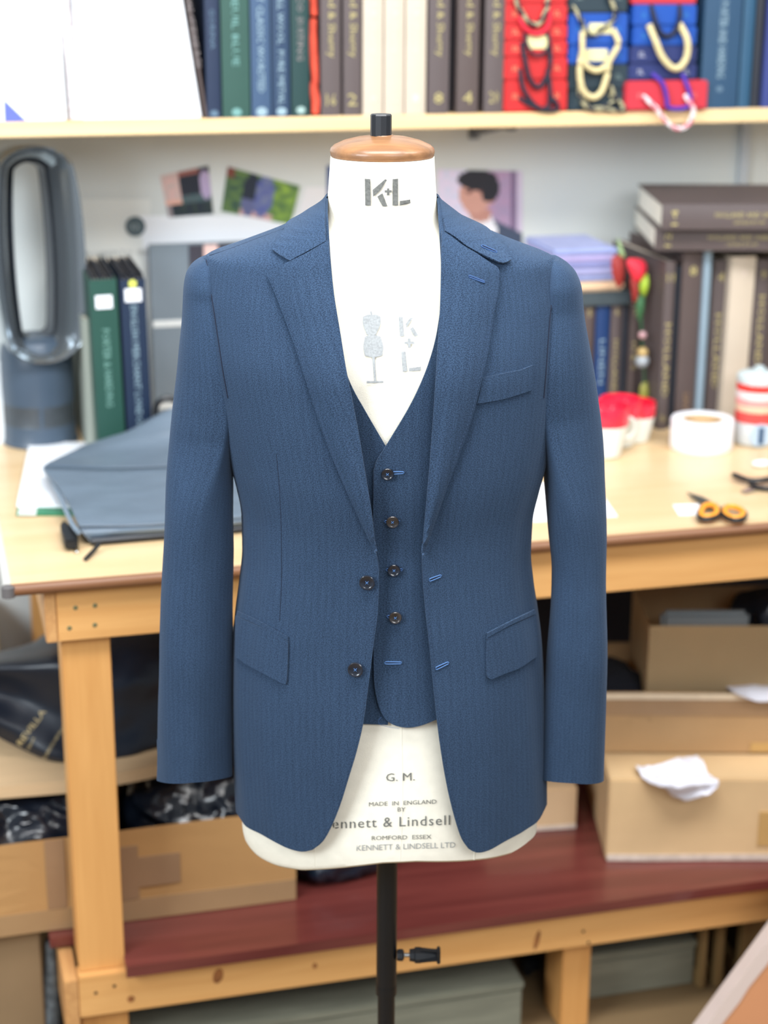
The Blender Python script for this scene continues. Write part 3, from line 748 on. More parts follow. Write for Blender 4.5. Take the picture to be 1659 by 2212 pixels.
# ============================================================ WORKBENCH
def wood_box(name, x0, x1, y0, y1, z0, z1, m, parent, bev=.0015):
    bm = bmesh.new(); bbox(bm, x0, x1, y0, y1, z0, z1, bev); return frombm(name, bm, parent, m)
DX0 = atZ(12, 1270, DESK).x; DX1 = 2.75; YB = 3.42
BENCH = empty('workbench', (0, 0, 0)); tag(BENCH, 'pine workbench with pale veneered top and red-stained lower shelf', 'table')
bm = bmesh.new(); bbox(bm, DX0+.008, DX1, YD+.008, YB, DESK-.018, DESK, .001); frombm('worktop', bm, BENCH, PLY)
bm = bmesh.new()
def strip(bm, a, b, r=.0095): tube(bm, [a, b], r, 10, flat=1)
strip(bm, (DX0, YD+.009, DESK-.009), (DX1, YD+.009, DESK-.009)); frombm('front_edging', bm, BENCH, EDGE, True)['label'] = 'brown rounded front edging'
bm = bmesh.new(); strip(bm, (DX0+.006, YD+.004, DESK-.009), (DX0+.006, YB, DESK-.009), .0092); frombm('side_edging', bm, BENCH, mat('grey_edging', (196, 192, 186), .4), True)['label'] = 'pale grey side edging'
bm = bmesh.new(); lathe(bm, [(.004, -.011), (.0105, -.009), (.0105, .007), (.004, .0095)], DX0+.004, YD+.006, 12); bmesh.ops.translate(bm, verts=bm.verts, vec=(0, 0, DESK-.009)); frombm('corner_cap', bm, BENCH, mat('grey_cap', (96, 92, 92), .5), True)
YA = YD+.018; AZ0 = atY(128, 1387, YA).z
AX = atY(124, 1340, YA).x
wood_box('apron_board', AX, DX1, YA, YA+.036, AZ0, DESK-.019, PINE, BENCH)
EX = atY(98, 1340, YA).x
wood_box('side_apron_board', EX, AX-.0005, YA+.001, YB, AZ0-.001, DESK-.019, PINEY, BENCH)
YL = YA+.0365; LX0, LX1 = atY(131, 1400, YL).x, atY(236, 1400, YL).x
RZ1 = atY(170, 2112, YA).z; RZ0 = atY(172, 2200, YA).z
wood_box('leg', LX0, LX1, YL-.022, YL+.06, RZ1+.0005, AZ0-.0005, PINEV, BENCH)
wood_box('leg', LX0+.002, LX1+.004, YL, YL+.06, 0, RZ0-.0005, PINEV, BENCH)
RX = atY(171, 2150, YA).x
wood_box('rail_board', RX, DX1, YA, YA+.036, RZ0, RZ1, PINE, BENCH)
wood_box('side_rail_board', atY(139, 2150, YA+.002).x, RX-.0005, YA+.001, YB, RZ0-.04, RZ1-.005, PINEY, BENCH)
MX0, MX1 = atY(1224, 2070, YA+.02).x, atY(1284, 2070, YA+.02).x
wood_box('leg', MX0, MX1, YL, YL+.085, 0, RZ0-.0005, PINEV, BENCH)
wood_box('leg', DX1-.08, DX1, YL, YL+.06, 0, AZ0-.001, PINEV, BENCH)
for x in (LX0, DX1-.08): wood_box('leg', x, x+.075, YB-.09, YB-.02, 0, AZ0-.001, PINEV, BENCH)
SX0 = atY(273, 2100, YD).x
ZR = RZ1+.0012
bm = bmesh.new()
# shelf board notched round the left leg
pts = [(SX0, YD-.004), (DX1, YD-.004), (DX1, YB-.1), (EX+.045, YB-.1), (EX+.045, YL+.068), (LX1+.012, YL+.068), (LX1+.012, YD-.004)]
pts = [(SX0, YD-.004), (DX1, YD-.004), (DX1, YB-.1), (LX0-.04, YB-.1), (LX0-.04, YL+.062), (SX0, YL+.062)]
poly_prism(bm, [Vector((x, y, ZR)) for x, y in pts], Vector((0, 0, 1)), .019); o = frombm('lower_shelf', bm, BENCH, RED); o['label'] = 'red-stained lower shelf'
ZS = ZR+.019
SCREWM = mat('green_screw_head', (116, 116, 84), .5, metal=.3); KNOT = mat('pine_knot', (142, 88, 46), .6, vary=.4, scale=60)
for x, y in ((163, 1313), (205, 1308), (150, 1357), (205, 1350)):
    p = atY(x, y, YA); bm = bmesh.new(); lathe(bm, [(.0036, -.001), (.0036, .0004), (.0028, .0009), (.001, .0005)], 0, 0, 14, Matrix.Translation(p) @ Matrix.Rotation(math.pi/2, 4, 'X')); frombm('screw', bm, BENCH, SCREWM, True)
for x, y in ((207, 2145), (247, 2130), (1260, 2012), (1271, 2036)):
    p = atY(x, y, YA); bm = bmesh.new(); lathe(bm, [(.0028, -.001), (.0028, .0004), (.001, .0002)], 0, 0, 14, Matrix.Translation(p) @ Matrix.Rotation(math.pi/2, 4, 'X')); frombm('screw', bm, BENCH, BLACKM, True)
for x, y, rx, rz, rot in ((471, 2108, .0085, .014, .25), (283, 2158, .006, .006, 0), (680, 2086, .004, .005, 0), (1160, 2030, .0045, .019, .2)):
    p = atY(x, y, YA); bm = bmesh.new()
    poly_prism(bm, [p+Vector((rx*math.cos(a)*math.cos(rot)+rz*math.sin(a)*math.sin(rot), 0, rz*math.sin(a)*math.cos(rot)-rx*math.cos(a)*math.sin(rot))) for a in [2*math.pi*k/18 for k in range(18)]], Vector((0, -1, 0)), .0005)
    frombm('knot', bm, BENCH, KNOT)

# ============================================================ WALL SHELF AND WHAT IS FIXED TO THE WALL
SZ0 = (atY(0, 300, YS).z+atY(1659, 262, YS).z)/2; SZ1 = (atY(0, 264, YS).z+atY(1659, 234, YS).z)/2
ZT = SZ1
SHELF = empty('wall_shelf'); tag(SHELF, 'long pale wooden wall shelf above the workbench, lined with books', 'shelf')
bm = bmesh.new(); bbox(bm, -.55, 2.6, YS, YW, SZ0, SZ1, .002); frombm('board', bm, SHELF, SHELFW)
BRK = mat('grey_bracket', (120, 124, 130), .4, metal=.4)
bx = atY(1029, 300, YW-.02).x
for X in (bx, bx-1.1, bx+.95):
    bm = bmesh.new(); bbox(bm, X-.011, X+.011, YW-.006, YW, SZ0-.05, SZ0, .001); bbox(bm, X-.009, X+.009, YS+.05, YW, SZ0-.012, SZ0, .001)
    poly_prism(bm, [Vector((X-.002, YS+.08, SZ0-.01)), Vector((X-.002, YW-.003, SZ0-.01)), Vector((X-.002, YW-.003, SZ0-.045))], Vector((1, 0, 0)), .004)
    frombm('bracket', bm, SHELF, BRK)
cx_ = atY(1604, 330, YW).x
o = box('cable_trunking', cx_-.011, cx_+.011, YW-.014, YW-.0005, DESK+.02, SZ0-.001, mat('pale_trunking', (190, 198, 206), .5), bev=.002)
tag(o, 'narrow pale vertical cable trunking on the wall at far right', 'trunking')

def sheet(name, corners, Y, painter, label, cat, nx=28, ny=28, thick=.0012, group=None, ymap=None, lettering=None):
    """flat printed sheet; corners tl, tr, br, bl as picture points on plane Y"""
    P = [atY(x, y, Y) for x, y in corners] if not isinstance(corners[0], Vector) else corners
    cen = sum(P, Vector())/4; vs, fs = [], []
    for j in range(ny+1):
        for i in range(nx+1):
            u, v = i/nx, j/ny; p = (P[0]*(1-u)+P[1]*u)*(1-v)+(P[3]*(1-u)+P[2]*u)*v; vs.append((p-cen)[:])
    for j in range(ny):
        for i in range(nx): a = j*(nx+1)+i; fs.append((a, a+nx+1, a+nx+2, a+1))
    me = bpy.data.meshes.new(name); me.from_pydata(vs, [], fs)
    ca = me.color_attributes.new('ink', 'FLOAT_COLOR', 'CORNER')
    for p in me.polygons:
        i, j = p.index % nx, p.index//nx; c = srgb(painter((i+.5)/nx, (j+.5)/ny))
        for l in p.loop_indices: ca.data[l].color = c
    o = link(name, me, None, attrmat()); o.location = cen; tag(o, label, cat, group)
    md = o.modifiers.new('thick', 'SOLIDIFY'); md.thickness = thick; md.offset = -1
    return o
def ell(u, v, cx, cy, rx, ry): return ((u-cx)/rx)**2+((v-cy)/ry)**2 < 1
def nz(u, v, s, k=0): return noise.noise(Vector((u*s, v*s, k)))
def paint_a(u, v):
    n = nz(u, v, 9, 1)
    if v > .72: return (30+20*n, 46+20*n, 52) if u > .12 else (150, 140, 145)
    if u < .36: return (206+20*n, 176, 172) if v < .62 else (222, 172, 156)
    if v < .12 and u < .8: return (150, 92, 84)
    if ell(u, v, .9, .38, .13, .3): return (176, 160, 196)
    if v > .52: return (70+20*n, 92, 98)
    return (22, 30, 46)
def paint_b(u, v):
    n = nz(u, v, 8, 2)
    if ell(u, v, .55, .45, .13, .52): return (96+30*n, 106+30*n, 156)
    if ell(u, v, .36, .5, .12, .5): return (24, 36, 54) if v < .6 else (92, 98, 140)
    if v > .86 and .25 < u < .7: return (198, 160, 160)
    if u < .12 and v < .2: return (120, 62, 50)
    return (108+60*n, 142+60*n, 66) if u > .62 else (74+50*n, 104+50*n, 66)
def paint_man(u, v):
    # half-turned head: hair, face, ear, collar and suit in front of a pale and a mauve ground
    if ell(u, v, .47, .12, .24, .13) or (ell(u, v, .60, .22, .13, .17) and u > .52): return (34, 34, 42)
    if ell(u, v, .44, .30, .19, .24): return (206, 156, 142) if not (ell(u, v, .36, .27, .05, .015) or ell(u, v, .52, .27, .05, .015)) else (120, 80, 74)
    if ell(u, v, .63, .34, .05, .07): return (196, 140, 128)
    if ell(u, v, .50, .55, .13, .10): return (190, 140, 128)
    if abs(u-.50) < .12+.5*(v-.55) and v > .56 and abs(u-.50) < .2 and v < .80: return (232, 232, 240)
    if v > .56+.5*abs(u-.55): return (66, 78, 100)
    if u > .93: return (204, 190, 214)
    if u > .86: return (120, 100, 132)
    if u > .55: return (170+14*nz(u, v, 9), 146, 178)
    return (218+20*nz(u, v, 14), 212, 236)
Yw = YW-.0015
sheet('wall_photo', [(346, 380), (450, 358), (461, 462), (364, 470)], Yw, paint_a, 'small tilted photo of a dark-suited figure, left of two on wall', 'photo')
sheet('wall_photo', [(492, 360), (648, 402), (628, 486), (478, 456)], Yw, paint_b, 'wider tilted photo of people before green foliage on wall', 'photo')
sheet('wall_photo', [(946, 366), (1128, 370), (1128, 540), (946, 540)], Yw, paint_man, 'mauve wall print showing dark-haired man\'s head and collar', 'photo', 44, 44)
sheet('wall_photo', [(706, 358), (740, 358), (740, 430), (706, 430)], Yw, lambda u, v: (58, 84, 140), 'blue-edged print half hidden by the dummy\'s neck', 'photo', 4, 4)
sheet('paper_sheet', [(660, 404), (740, 404), (740, 520), (628, 520)], Yw+.0004, lambda u, v: (226, 226, 230), 'plain white paper pinned on wall beside the dummy\'s neck', 'paper', 2, 2)
sheet('wall_poster', [(300, 466), (660, 466), (700, 640), (326, 640)], Yw+.0002, lambda u, v: (234, 238, 244), 'white poster on wall under the two tilted photos', 'poster', 2, 2)
BP = sheet('name_poster', [(176, 430), (325, 430), (325, 690), (176, 690)], Yw+.0004, lambda u, v: (222, 226, 224), 'pale poster with faint grey name behind the green file', 'poster', 2, 2)
def flattext(name, body, origin, ex, ey, w, h, m, parent=None, spacing=1.0, t=.0004, res=1):
    """lettering in the plane spanned by unit vectors ex, ey; origin lower left"""
    v, f = textmesh(body, spacing=spacing, res=res); n = Vector(ex).cross(Vector(ey))
    me = bpy.data.meshes.new(name); me.from_pydata([(Vector(origin)+Vector(ex)*(u*w)+Vector(ey)*(q*h)+n*t)[:] for u, q in v], [], f); me.update()
    return link(name, me, parent, m)
GREYI = mat('grey_ink', (172, 176, 178), .8)
p0, p1 = atY(186, 553, YW-.003), atY(322, 548, YW-.003)
o = flattext('lettering', 'ROBERTO RE', (0, 0, 0), (1, 0, 0), (0, 0, 1), p1.x-p0.x, .009, GREYI, BP); o.location = p0-BP.location
# round badge on the wall
p = atY(292, 489, YW); bm = bmesh.new(); lathe(bm, [(.0195, 0), (.0195, .003), (.0185, .004), (.016, .0036)], 0, 0, 36, Matrix.Rotation(math.pi/2, 4, 'X'))
o = frombm('wall_badge', bm, None, mat('slate_badge', (74, 92, 100), .5), True); o.location = p; tag(o, 'small round slate-grey badge on the wall left of the photos', 'badge')
flattext('lettering', 'RR', (-.0095, -.0042, -.006), (1, 0, 0), (0, 0, 1), .019, .012, mat('badge_ink', (150, 164, 168), .6), o)
# grey display board standing on the bench against the wall
def gboard():
    z0, z1 = DESK, atY(400, 526, YW-.03).z; x0, x1 = atY(327, 700, YW-.03).x, atY(327, 700, YW-.03).x+.34
    R = empty('display_board', ((x0+x1)/2, YW-.03, z0)); tag(R, 'tall slate-grey display board with a pale band, against the wall', 'board')
    w = (x1-x0)/2; bm = bmesh.new(); bbox(bm, -w, w, 0, .012, 0, z1-z0, .0015); frombm('panel', bm, R, mat('slate_board', (112, 124, 134), .6, vary=.06))
    zb = atY(400, 704, YW-.03).z-z0; zb2 = atY(400, 690, YW-.03).z-z0
    bm = bmesh.new(); bbox(bm, -w+.003, w-.003, -.0012, 0, zb, zb2); frombm('band', bm, R, mat('pale_band', (214, 218, 218), .5))
    zc = atY(400, 880, YW-.03).z-z0; bm = bmesh.new(); bbox(bm, -w+.004, -w+.06, -.0012, 0, zc, zc+.012); frombm('band', bm, R, mat('pale_band', (214, 218, 218), .5))
    xa, xb = atY(440, 530, YW-.03).x-R.location.x, atY(470, 530, YW-.03).x-R.location.x
    bm = bmesh.new(); bbox(bm, xa, xb, -.0014, 0, z1-z0-.07, z1-z0-.004); frombm('picture', bm, R, mat('skin_tone_print', (220, 186, 180), .6))
    bm = bmesh.new(); bbox(bm, xa-.03, xa-.001, -.0014, 0, z1-z0-.08, z1-z0-.003); bbox(bm, xb+.001, w-.003, -.0014, 0, z1-z0-.08, z1-z0-.003); frombm('picture', bm, R, mat('dark_print', (52, 50, 62), .6))
gboard()

# ============================================================ BOOKS
PAGES = mat('page_edges', (216, 208, 192), .9, vary=.05, scale=30, stretch=(1, 1, 60))
def clothm(n, c, r=.55): return mat(n, c, r, vary=.04, scale=10, bump=.05, bscale=900)
BROWN = clothm('brown_bookcloth', (84, 74, 74)); BROWN2 = clothm('warm_brown_bookcloth', (80, 68, 66)); CREAM = clothm('cream_bookcloth', (190, 177, 160)); CREAMS = clothm('tan_bookcloth', (206, 196, 178))
NAVY = clothm('navy_bookcloth', (18, 36, 64)); GREEN = clothm('green_bookcloth', (38, 74, 66)); SLATE = clothm('slate_blue_bookcloth', (52, 76, 106)); SLATED = clothm('dark_slate_bookcloth', (30, 54, 82))
DGREEN = clothm('dark_green_bookcloth', (18, 54, 54)); DARK = clothm('charcoal_bookcloth', (30, 34, 44)); GREEN2 = clothm('bright_green_bookcloth', (30, 72, 62)); NAVY2 = clothm('deep_navy_bookcloth', (16, 36, 62))
PETROL = clothm('petrol_bookcloth', (36, 68, 96)); BLUE = clothm('blue_bookcloth', (18, 52, 100)); INDIGO = clothm('indigo_bookcloth', (46, 58, 118)); STEELB = clothm('grey_blue_bookcloth', (128, 148, 162))
CREAMI = mat('cream_ink', (206, 190, 180), .8)
def book(label, x0, x1, Y, z0, h, d, m, texts=(), group='', rz=0.0, ry=0.0, name='book', extra=()):
    """standing volume, spine towards -Y; x0, x1 world; texts: (body, 'v'|'h', lo, hi, size, material)"""
    w = x1-x0; R = empty(name, ((x0+x1)/2, Y, z0), rz); R.rotation_euler = (0, ry, rz); tag(R, label, 'book', group)
    bm = bmesh.new(); t = .0025; n = 6; hw = w/2
    # spine, slightly rounded, and two boards
    prof = [(-hw, .006)]+[(-hw+w*i/n, -.0022*math.sin(math.pi*i/n)) for i in range(n+1)]+[(hw, .006)]
    outer = [Vector((x, y, 0)) for x, y in [(-hw, d)]+prof+[(hw, d)]]; inner = [Vector((x, y, 0)) for x, y in [(hw-t, d), (hw-t, .004), (-hw+t, .004), (-hw+t, d)]]
    poly_prism(bm, outer+inner, Vector((0, 0, 1)), h); frombm('cover', bm, R, m)
    bm = bmesh.new(); bbox(bm, -hw+t, hw-t, .0045, d-.004, .003, h-.003); frombm('pages', bm, R, PAGES)
    for body, o_, lo, hi, sz, tm in texts:
        if o_ == 'v': flattext('spine_lettering', body, (-sz/2, -.0024, hi), (0, 0, -1), (1, 0, 0), hi-lo, sz, tm, R)
        elif o_ == 'v2': flattext('spine_lettering', body, (-sz*.9, -.0024, hi), (0, 0, -1), (1, 0, 0), hi-lo, sz, tm, R)
        else: flattext('spine_lettering', body, (-sz/2, -.0024, lo), (1, 0, 0), (0, 0, 1), sz, hi-lo, tm, R)
    for zc, rr, tm in extra:
        bm = bmesh.new(); lathe(bm, [(rr, 0), (rr, .0004)], 0, 0, 16, Matrix.Translation((0, -.0022, zc)) @ Matrix.Scale(.8, 4, (0, 0, 1)) @ Matrix.Rotation(math.pi/2, 4, 'X')); frombm('emblem', bm, R, tm)
    return R
def xz(px, py, Y): p = atY(px, py, Y); return p.x, p.z
SG = 'swatch books on the wall shelf'
def sbook(label, xl, xr, m, texts=(), h=.345, extra=(), dy=0.0):
    x0, x1 = xz(xl, 250, YS+dy)[0], xz(xr, 250, YS+dy)[0]
    tx = [(b, o, xz(800, lo, YS)[1]-ZT, xz(800, hi, YS)[1]-ZT, s, tm) for b, o, lo, hi, s, tm in texts]
    ex = [(xz(800, y, YS)[1]-ZT, r, tm) for y, r, tm in extra]
    return book(label, x0+.001, x1-.001, YS+.004+dy, ZT+.0005, h, .26, m, tx, SG, extra=ex)
SI = mat('pale_foil', (140, 164, 176), .5); SIG = mat('green_foil', (106, 150, 146), .5); DULL = mat('dull_foil', (84, 108, 128), .5); GRL = mat('grey_foil', (130, 122, 122), .6)
o = sbook('leaning charcoal swatch book with grey letters, beside white box', 437, 446, BROWN2, [('HARRISONS OF EDINBURGH', 'v', 140, -60, .011, GRL)], h=.36); o.rotation_euler = (0, -.13, 0); o.location.x += .004
sbook('navy swatch book, leftmost upright one on the wall shelf', 447, 480, NAVY, [('GORINA', 'v', 104, 18, .009, DULL)], extra=[(240, .0075, DULL)])
sbook('wide green swatch book with spaced pale letters', 481, 543, GREEN, [('DORMEUIL BLUE', 'v', 140, -90, .012, SIG)], extra=[(238, .009, SIG)])
sbook('slate-blue swatch book right of wide green one', 544, 588, SLATE, [('FINEST CLASSIC WORSTED', 'v', 198, -60, .0125, SI)], extra=[(238, .010, SI)])
sbook('dark slate swatch book between slate-blue and dark green', 589, 629, SLATED, [('MILL WOOL  PURE METAL', 'v', 224, -20, .0115, SI)], extra=[(238, .009, SI)])
sbook('dark green swatch book beside the orange fabric', 630, 671, DGREEN, [('CO SUITING', 'v', 130, -10, .0115, GRL)], extra=[(236, .008, mat('pale_green_foil', (150, 176, 172), .5))])
HS = 'Holland & Sherry'
def brownb(label, xl, xr, num, m=BROWN):
    w = xz(xr, 250, YS)[0]-xz(xl, 250, YS)[0]
    r = sbook(label, xl, xr, m, [(HS, 'v', 124, -70, .018, GOLD), (num, 'h', 228, 202, .018, GOLD)])
sbk = brownb
brownb('brown swatch book right of orange fabric, gold number 16', 694, 738, '16'); brownb('brown swatch book left of cream ones, gold number 2', 742, 782, '2')
def creamb(label, xl, xr, num): sbook(label, xl, xr, CREAM, [(HS, 'v', 116, -70, .014, CREAMI), (num, 'h', 222, 206, .012, CREAMI)])
creamb('cream swatch book, leftmost of three cream ones', 784, 829, '8'); creamb('cream swatch book, middle of three cream ones', 830, 874, '12'); creamb('cream swatch book, rightmost of three cream ones', 875, 921, '1')
brownb('brown swatch book right of cream ones, gold number 8', 924, 971, '8'); brownb('brown swatch book, middle of three right of cream ones', 986, 1034, '4', BROWN2); brownb('brown swatch book beside the red swatch bunches', 1045, 1088, '20', BROWN)
for a, b in ((971, 986), (1034, 1045)): sbook('thin dark filler added for shade between brown swatch books, %s' % ('nearer cream ones' if a == 971 else 'nearer red bunches'), a+1, b-1, DARK, dy=.03)  # dark fillers stand in for the shaded gaps between these books
sbook('wide petrol-blue swatch book at right end of shelf', 1511, 1592, PETROL, [('PORTER AND HARDING', 'v', 180, 6, .016, SI)], h=.36, extra=[(205, .007, DULL)])
sbook('narrow petrol swatch book right of wide petrol one', 1593, 1620, clothm('petrol_dark_bookcloth', (36, 76, 104)), dy=.005)
sbook('near-black swatch book at right end of shelf', 1621, 1643, DARK, dy=.01)
sbook('indigo swatch book at the frame\'s right edge on shelf', 1645, 1690, INDIGO)
# orange fabric pushed between the books
bm = bmesh.new(); x0, x1 = xz(672, 240, YS)[0], xz(693, 240, YS)[0]
for k, (za, zb) in enumerate(((0, .055), (.05, .165), (.17, .33))):
    pts = []
    for i in range(9): t = i/8; pts.append(((x0+x1)/2+.002*math.sin(t*5+k), YS+.008+.006*k+.004*math.sin(t*3), ZT+.004+za+(zb-za)*t))
    tube(bm, pts, lambda t: .0088*(.75+.25*math.sin(math.pi*t)), 10)
tag(frombm('fabric_bundle', bm, None, mat('orange_fabric', (206, 74, 52), .8, vary=.3, scale=30), True), 'orange-red rolled fabric squeezed between green and brown books', 'fabric', )

# white boxes wrapped in film, leaning on the left of the shelf
def wbox(label, tl, tr, br, bl, Y, d, logo=None, side=None):
    P = [atY(x, y, Y) for x, y in (tl, tr, br, bl)]; zoff = ZT+.0006-min(P[2].z, P[3].z); base = (P[2]+P[3])/2; base.z = ZT
    R = empty('white_box', base); tag(R, label, 'box')
    for p in P[2:]: p.z = ZT+.0006
    loc = [p-base for p in P]
    bm = bmesh.new(); poly_prism(bm, loc, Vector((0, 1, 0)), d); bmesh.ops.bevel(bm, geom=bm.edges[:], offset=.002, segments=2, affect='EDGES'); frombm('box_body', bm, R, mat('white_gloss_box', (240, 242, 247), .4))
    return R, base
R, b = wbox('white box with blue corner print at left end of shelf', (-70, -90), (118, -90), (145, 262), (-60, 266), YS+.006, .2)
bm = bmesh.new(); poly_prism(bm, [atY(x, y, YS+.0055)-b for x, y in ((8, 214), (58, 262), (10, 264))], Vector((0, -1, 0)), .0004); poly_prism(bm, [atY(x, y, YS+.0055)-b for x, y in ((12, 240), (45, 262), (12, 263))], Vector((0, -1, 0)), .0006)
frombm('blue_print', bm, R, mat('blue_print', (92, 104, 176), .5))
R, b = wbox('large white box with tiny dark emblem, beside charcoal book', (150, -90), (380, -90), (436, 256), (176, 260), YS+.008, .2)
flattext('emblem', 'RR', atY(265, 122, YS+.0075)-b, (1, 0, 0), (0, 0, 1), .020, .009, mat('emblem_ink', (74, 78, 84), .6), R)
def crumple(name, rows, Y, m, label, cat, depth=.02, seed=0, amp=.004):
    """crumpled film strip: rows of (xl, xr, py)"""
    vs, fs = [], []; nx = 7; base = atY((rows[-1][0]+rows[-1][1])/2, rows[-1][2], Y)
    q = cr(rows, 9)
    for j, (a, b, y) in enumerate(q):
        for i in range(nx+1):
            u = i/nx; p = atY(a+(b-a)*u, y, Y); p.y += -depth*math.sin(math.pi*u)*.5+amp*noise.noise(Vector((u*4, j*.6, seed))); vs.append((p-base)[:])
    for j in range(len(q)-1):
        for i in range(nx): k = j*(nx+1)+i; fs.append((k, k+nx+1, k+nx+2, k+1))
    me = bpy.data.meshes.new(name); me.from_pydata(vs, [], fs); o = link(name, me, None, m, False); o.location = base; o.modifiers.new('t', 'SOLIDIFY').thickness = .0008
    return tag(o, label, cat)
crumple('film_wrap', [(118, 150, -60), (122, 150, 0), (132, 158, 60), (140, 164, 130), (146, 172, 200), (150, 176, 258)], YS+.012, mat('grey_film', (206, 198, 200), .35, vary=.14, scale=40), 'crumpled grey film between the two white boxes', 'wrapping', .012, 3)

# ---- bunches of cloth samples with cord handles
def cord(pts, r, m1, m2=None, parent=None, name='cord_handle', label=None, closed=False):
    q = cr(pts, .006, closed); bm = bmesh.new(); tube(bm, q, r, 8, closed, (lambda i, k: ((i*2+k)//5) % 2) if m2 else None)
    o = frombm(name, bm, parent, [m1]+([m2] if m2 else []), True)
    if label: o['label'] = label
    return o
CT = {'red': mat('red_bunch', (188, 34, 36), .5, vary=.06), 'blue': mat('blue_bunch', (12, 70, 156), .5, vary=.06), 'dark': mat('dark_bunch', (30, 48, 58), .5, vary=.08), 'navy': mat('navy_bunch', (34, 46, 98), .5, vary=.06), 'rose': mat('rose_bunch', (188, 46, 60), .5, vary=.05)}
GI = mat('tan_label_foil', (222, 148, 112), .5); BI = mat('blue_label_foil', (56, 128, 190), .5); WI = mat('white_label_foil', (190, 192, 206), .5); GRI = mat('grey_label_foil', (120, 140, 136), .5); PI_ = mat('pink_label_foil', (232, 122, 124), .5)
IVORY = mat('ivory_label', (220, 212, 160), .5); BEIGE = mat('beige_cord', (206, 190, 142), .8, vary=.12, scale=200); BLK = mat('black_cord', (22, 24, 42), .7); REDC = mat('red_cord', (206, 30, 54), .7); VIO = mat('violet_cord', (66, 40, 150), .7)
OLV = mat('olive_cord', (160, 154, 122), .8); WHC = mat('white_cord', (222, 214, 216), .8); PNK = mat('pink_cord', (206, 120, 132), .8)
def bunch(col, xl, xr, yt, yb, ink, label, group, dots=((.17, .5), (.83, .5)), dy=0.0):
    a, b = atY(xl, yb, YS+dy), atY(xr, yt, YS+dy); w, h = b.x-a.x, b.z-a.z-.0008
    R = empty('swatch_bunch', ((a.x+b.x)/2, YS+dy+.002, a.z)); tag(R, label, 'fabric samples', group)
    bm = bmesh.new(); bbox(bm, -w/2, w/2, 0, .22, 0, h, .0025); frombm('cover', bm, R, CT[col])
    for u, v in dots:
        x = -w/2+w*u; z = h*v; flattext('lettering', 'SG', (x-.007, -.0005, z-.0045), (1, 0, 0), (0, 0, 1), .014, .009, ink, R)
    return R, a
def hcord(R, pts, r, m1, m2=None, label=None, Y=None):
    P = [atY(x, y, YS-.006 if Y is None else Y) for x, y in pts]
    P[0] = P[0]+Vector((0, .009, 0)); P[-1] = P[-1]+Vector((0, .009, 0)); P = [p-R.location for p in P]
    return cord(P, r, m1, m2, R, label=label)
# boundaries are projected on the shelf's own horizontals
def stackb(spec, xl, xr, slope=-.03):
    out = []
    for it in spec: out.append(bunch(*it)[0])
    return out
G1 = 'red swatch bunches stacked on the wall shelf'
y_red = [(-34, 7), (8, 50), (51, 86), (87, 122), (123, 172), (173, 240)]
names = ['top', 'second from top', 'third from top', 'third from bottom', 'second from bottom', 'bottom']
zb = ZT+.0008; reds = []
def stack(col_list, x0, x1, ys, inks, labs, group, wid=None, dys=None):
    global ZT
    res = []; zprev = ZT+.0006
    for k in range(len(ys)-1, -1, -1):
        ya, yb = ys[k]; xl, xr = (wid[k] if wid else (x0, x1)); dy = dys[k] if dys else 0.0
        X0, X1 = atY(xl, (ya+yb)/2, YS+dy).x, atY(xr, (ya+yb)/2, YS+dy).x; h = atY((xl+xr)/2, ya, YS+dy).z-zprev
        R = empty('swatch_bunch', ((X0+X1)/2, YS+.002+dy, zprev)); tag(R, labs[k], 'fabric samples', group); w = X1-X0
        bm = bmesh.new(); bbox(bm, -w/2, w/2, 0, .24, 0, h-.0006, .003); frombm('cover', bm, R, CT[col_list[k]])
        for u in (.17, .83): flattext('lettering', 'SL', (-w/2+w*u-.006, -.0006, h/2-.004), (1, 0, 0), (0, 0, 1), .013, .009, inks[k], R)
        zprev += h; res.append(R)
    return res[::-1]
S1 = stack(['red']*6, 1090, 1227, y_red, [GI]*6, ['red swatch bunch, %s of the red column' % n for n in names], G1)
y2 = [(-40, 27), (28, 97), (98, 138), (139, 193), (194, 238)]
S2 = stack(['dark', 'blue', 'blue', 'dark', 'dark'], 1230, 1358, y2, [GRI, BI, BI, GRI, GRI], ['charcoal swatch bunch on top of the two blue ones', 'bright blue swatch bunch with ivory label, upper of two', 'bright blue swatch bunch with ivory label, lower of two', 'charcoal swatch bunch just under the two blue ones', 'charcoal swatch bunch at foot of middle column'], 'swatch bunches in the middle column')
y3 = [(-40, 8), (9, 55), (56, 98), (99, 136), (137, 173), (174, 236)]
S3 = stack(['rose', 'blue', 'blue', 'navy', 'navy', 'rose'], 1366, 1507, y3, [PI_, BI, BI, WI, WI, PI_], ['rose swatch bunch on top of the right column', 'bright blue swatch bunch under rose one, right column', 'bright blue swatch bunch resting on navy ones', 'navy swatch bunch, upper of two in right column', 'navy swatch bunch, lower of two in right column', 'wide rose swatch bunch at foot of right column'], 'swatch bunches in the right column',
           wid=[(1366, 1507), (1368, 1507), (1368, 1507), (1362, 1507), (1358, 1507), (1353, 1530)], dys=[0, 0, 0, 0, 0, -.012])
def plate(R, xa, ya, xb, yb, m):
    a, b = atY(xa, yb, YS+.001)-R.location, atY(xb, ya, YS+.001)-R.location; bm = bmesh.new(); bbox(bm, a.x, b.x, -.0016, .0002, a.z, b.z, .0006); frombm('label_plate', bm, R, m)
plate(S1[2], 1139, 76, 1184, 106, IVORY); plate(S2[1], 1272, 50, 1322, 74, IVORY); plate(S2[2], 1265, 106, 1312, 132, IVORY)
hcord(S1[0], [(1122, -12), (1116, 4), (1130, 32), (1150, 52), (1165, 50), (1180, 22), (1188, -12)], .0045, OLV, BLK, 'twisted olive and black cord handle')
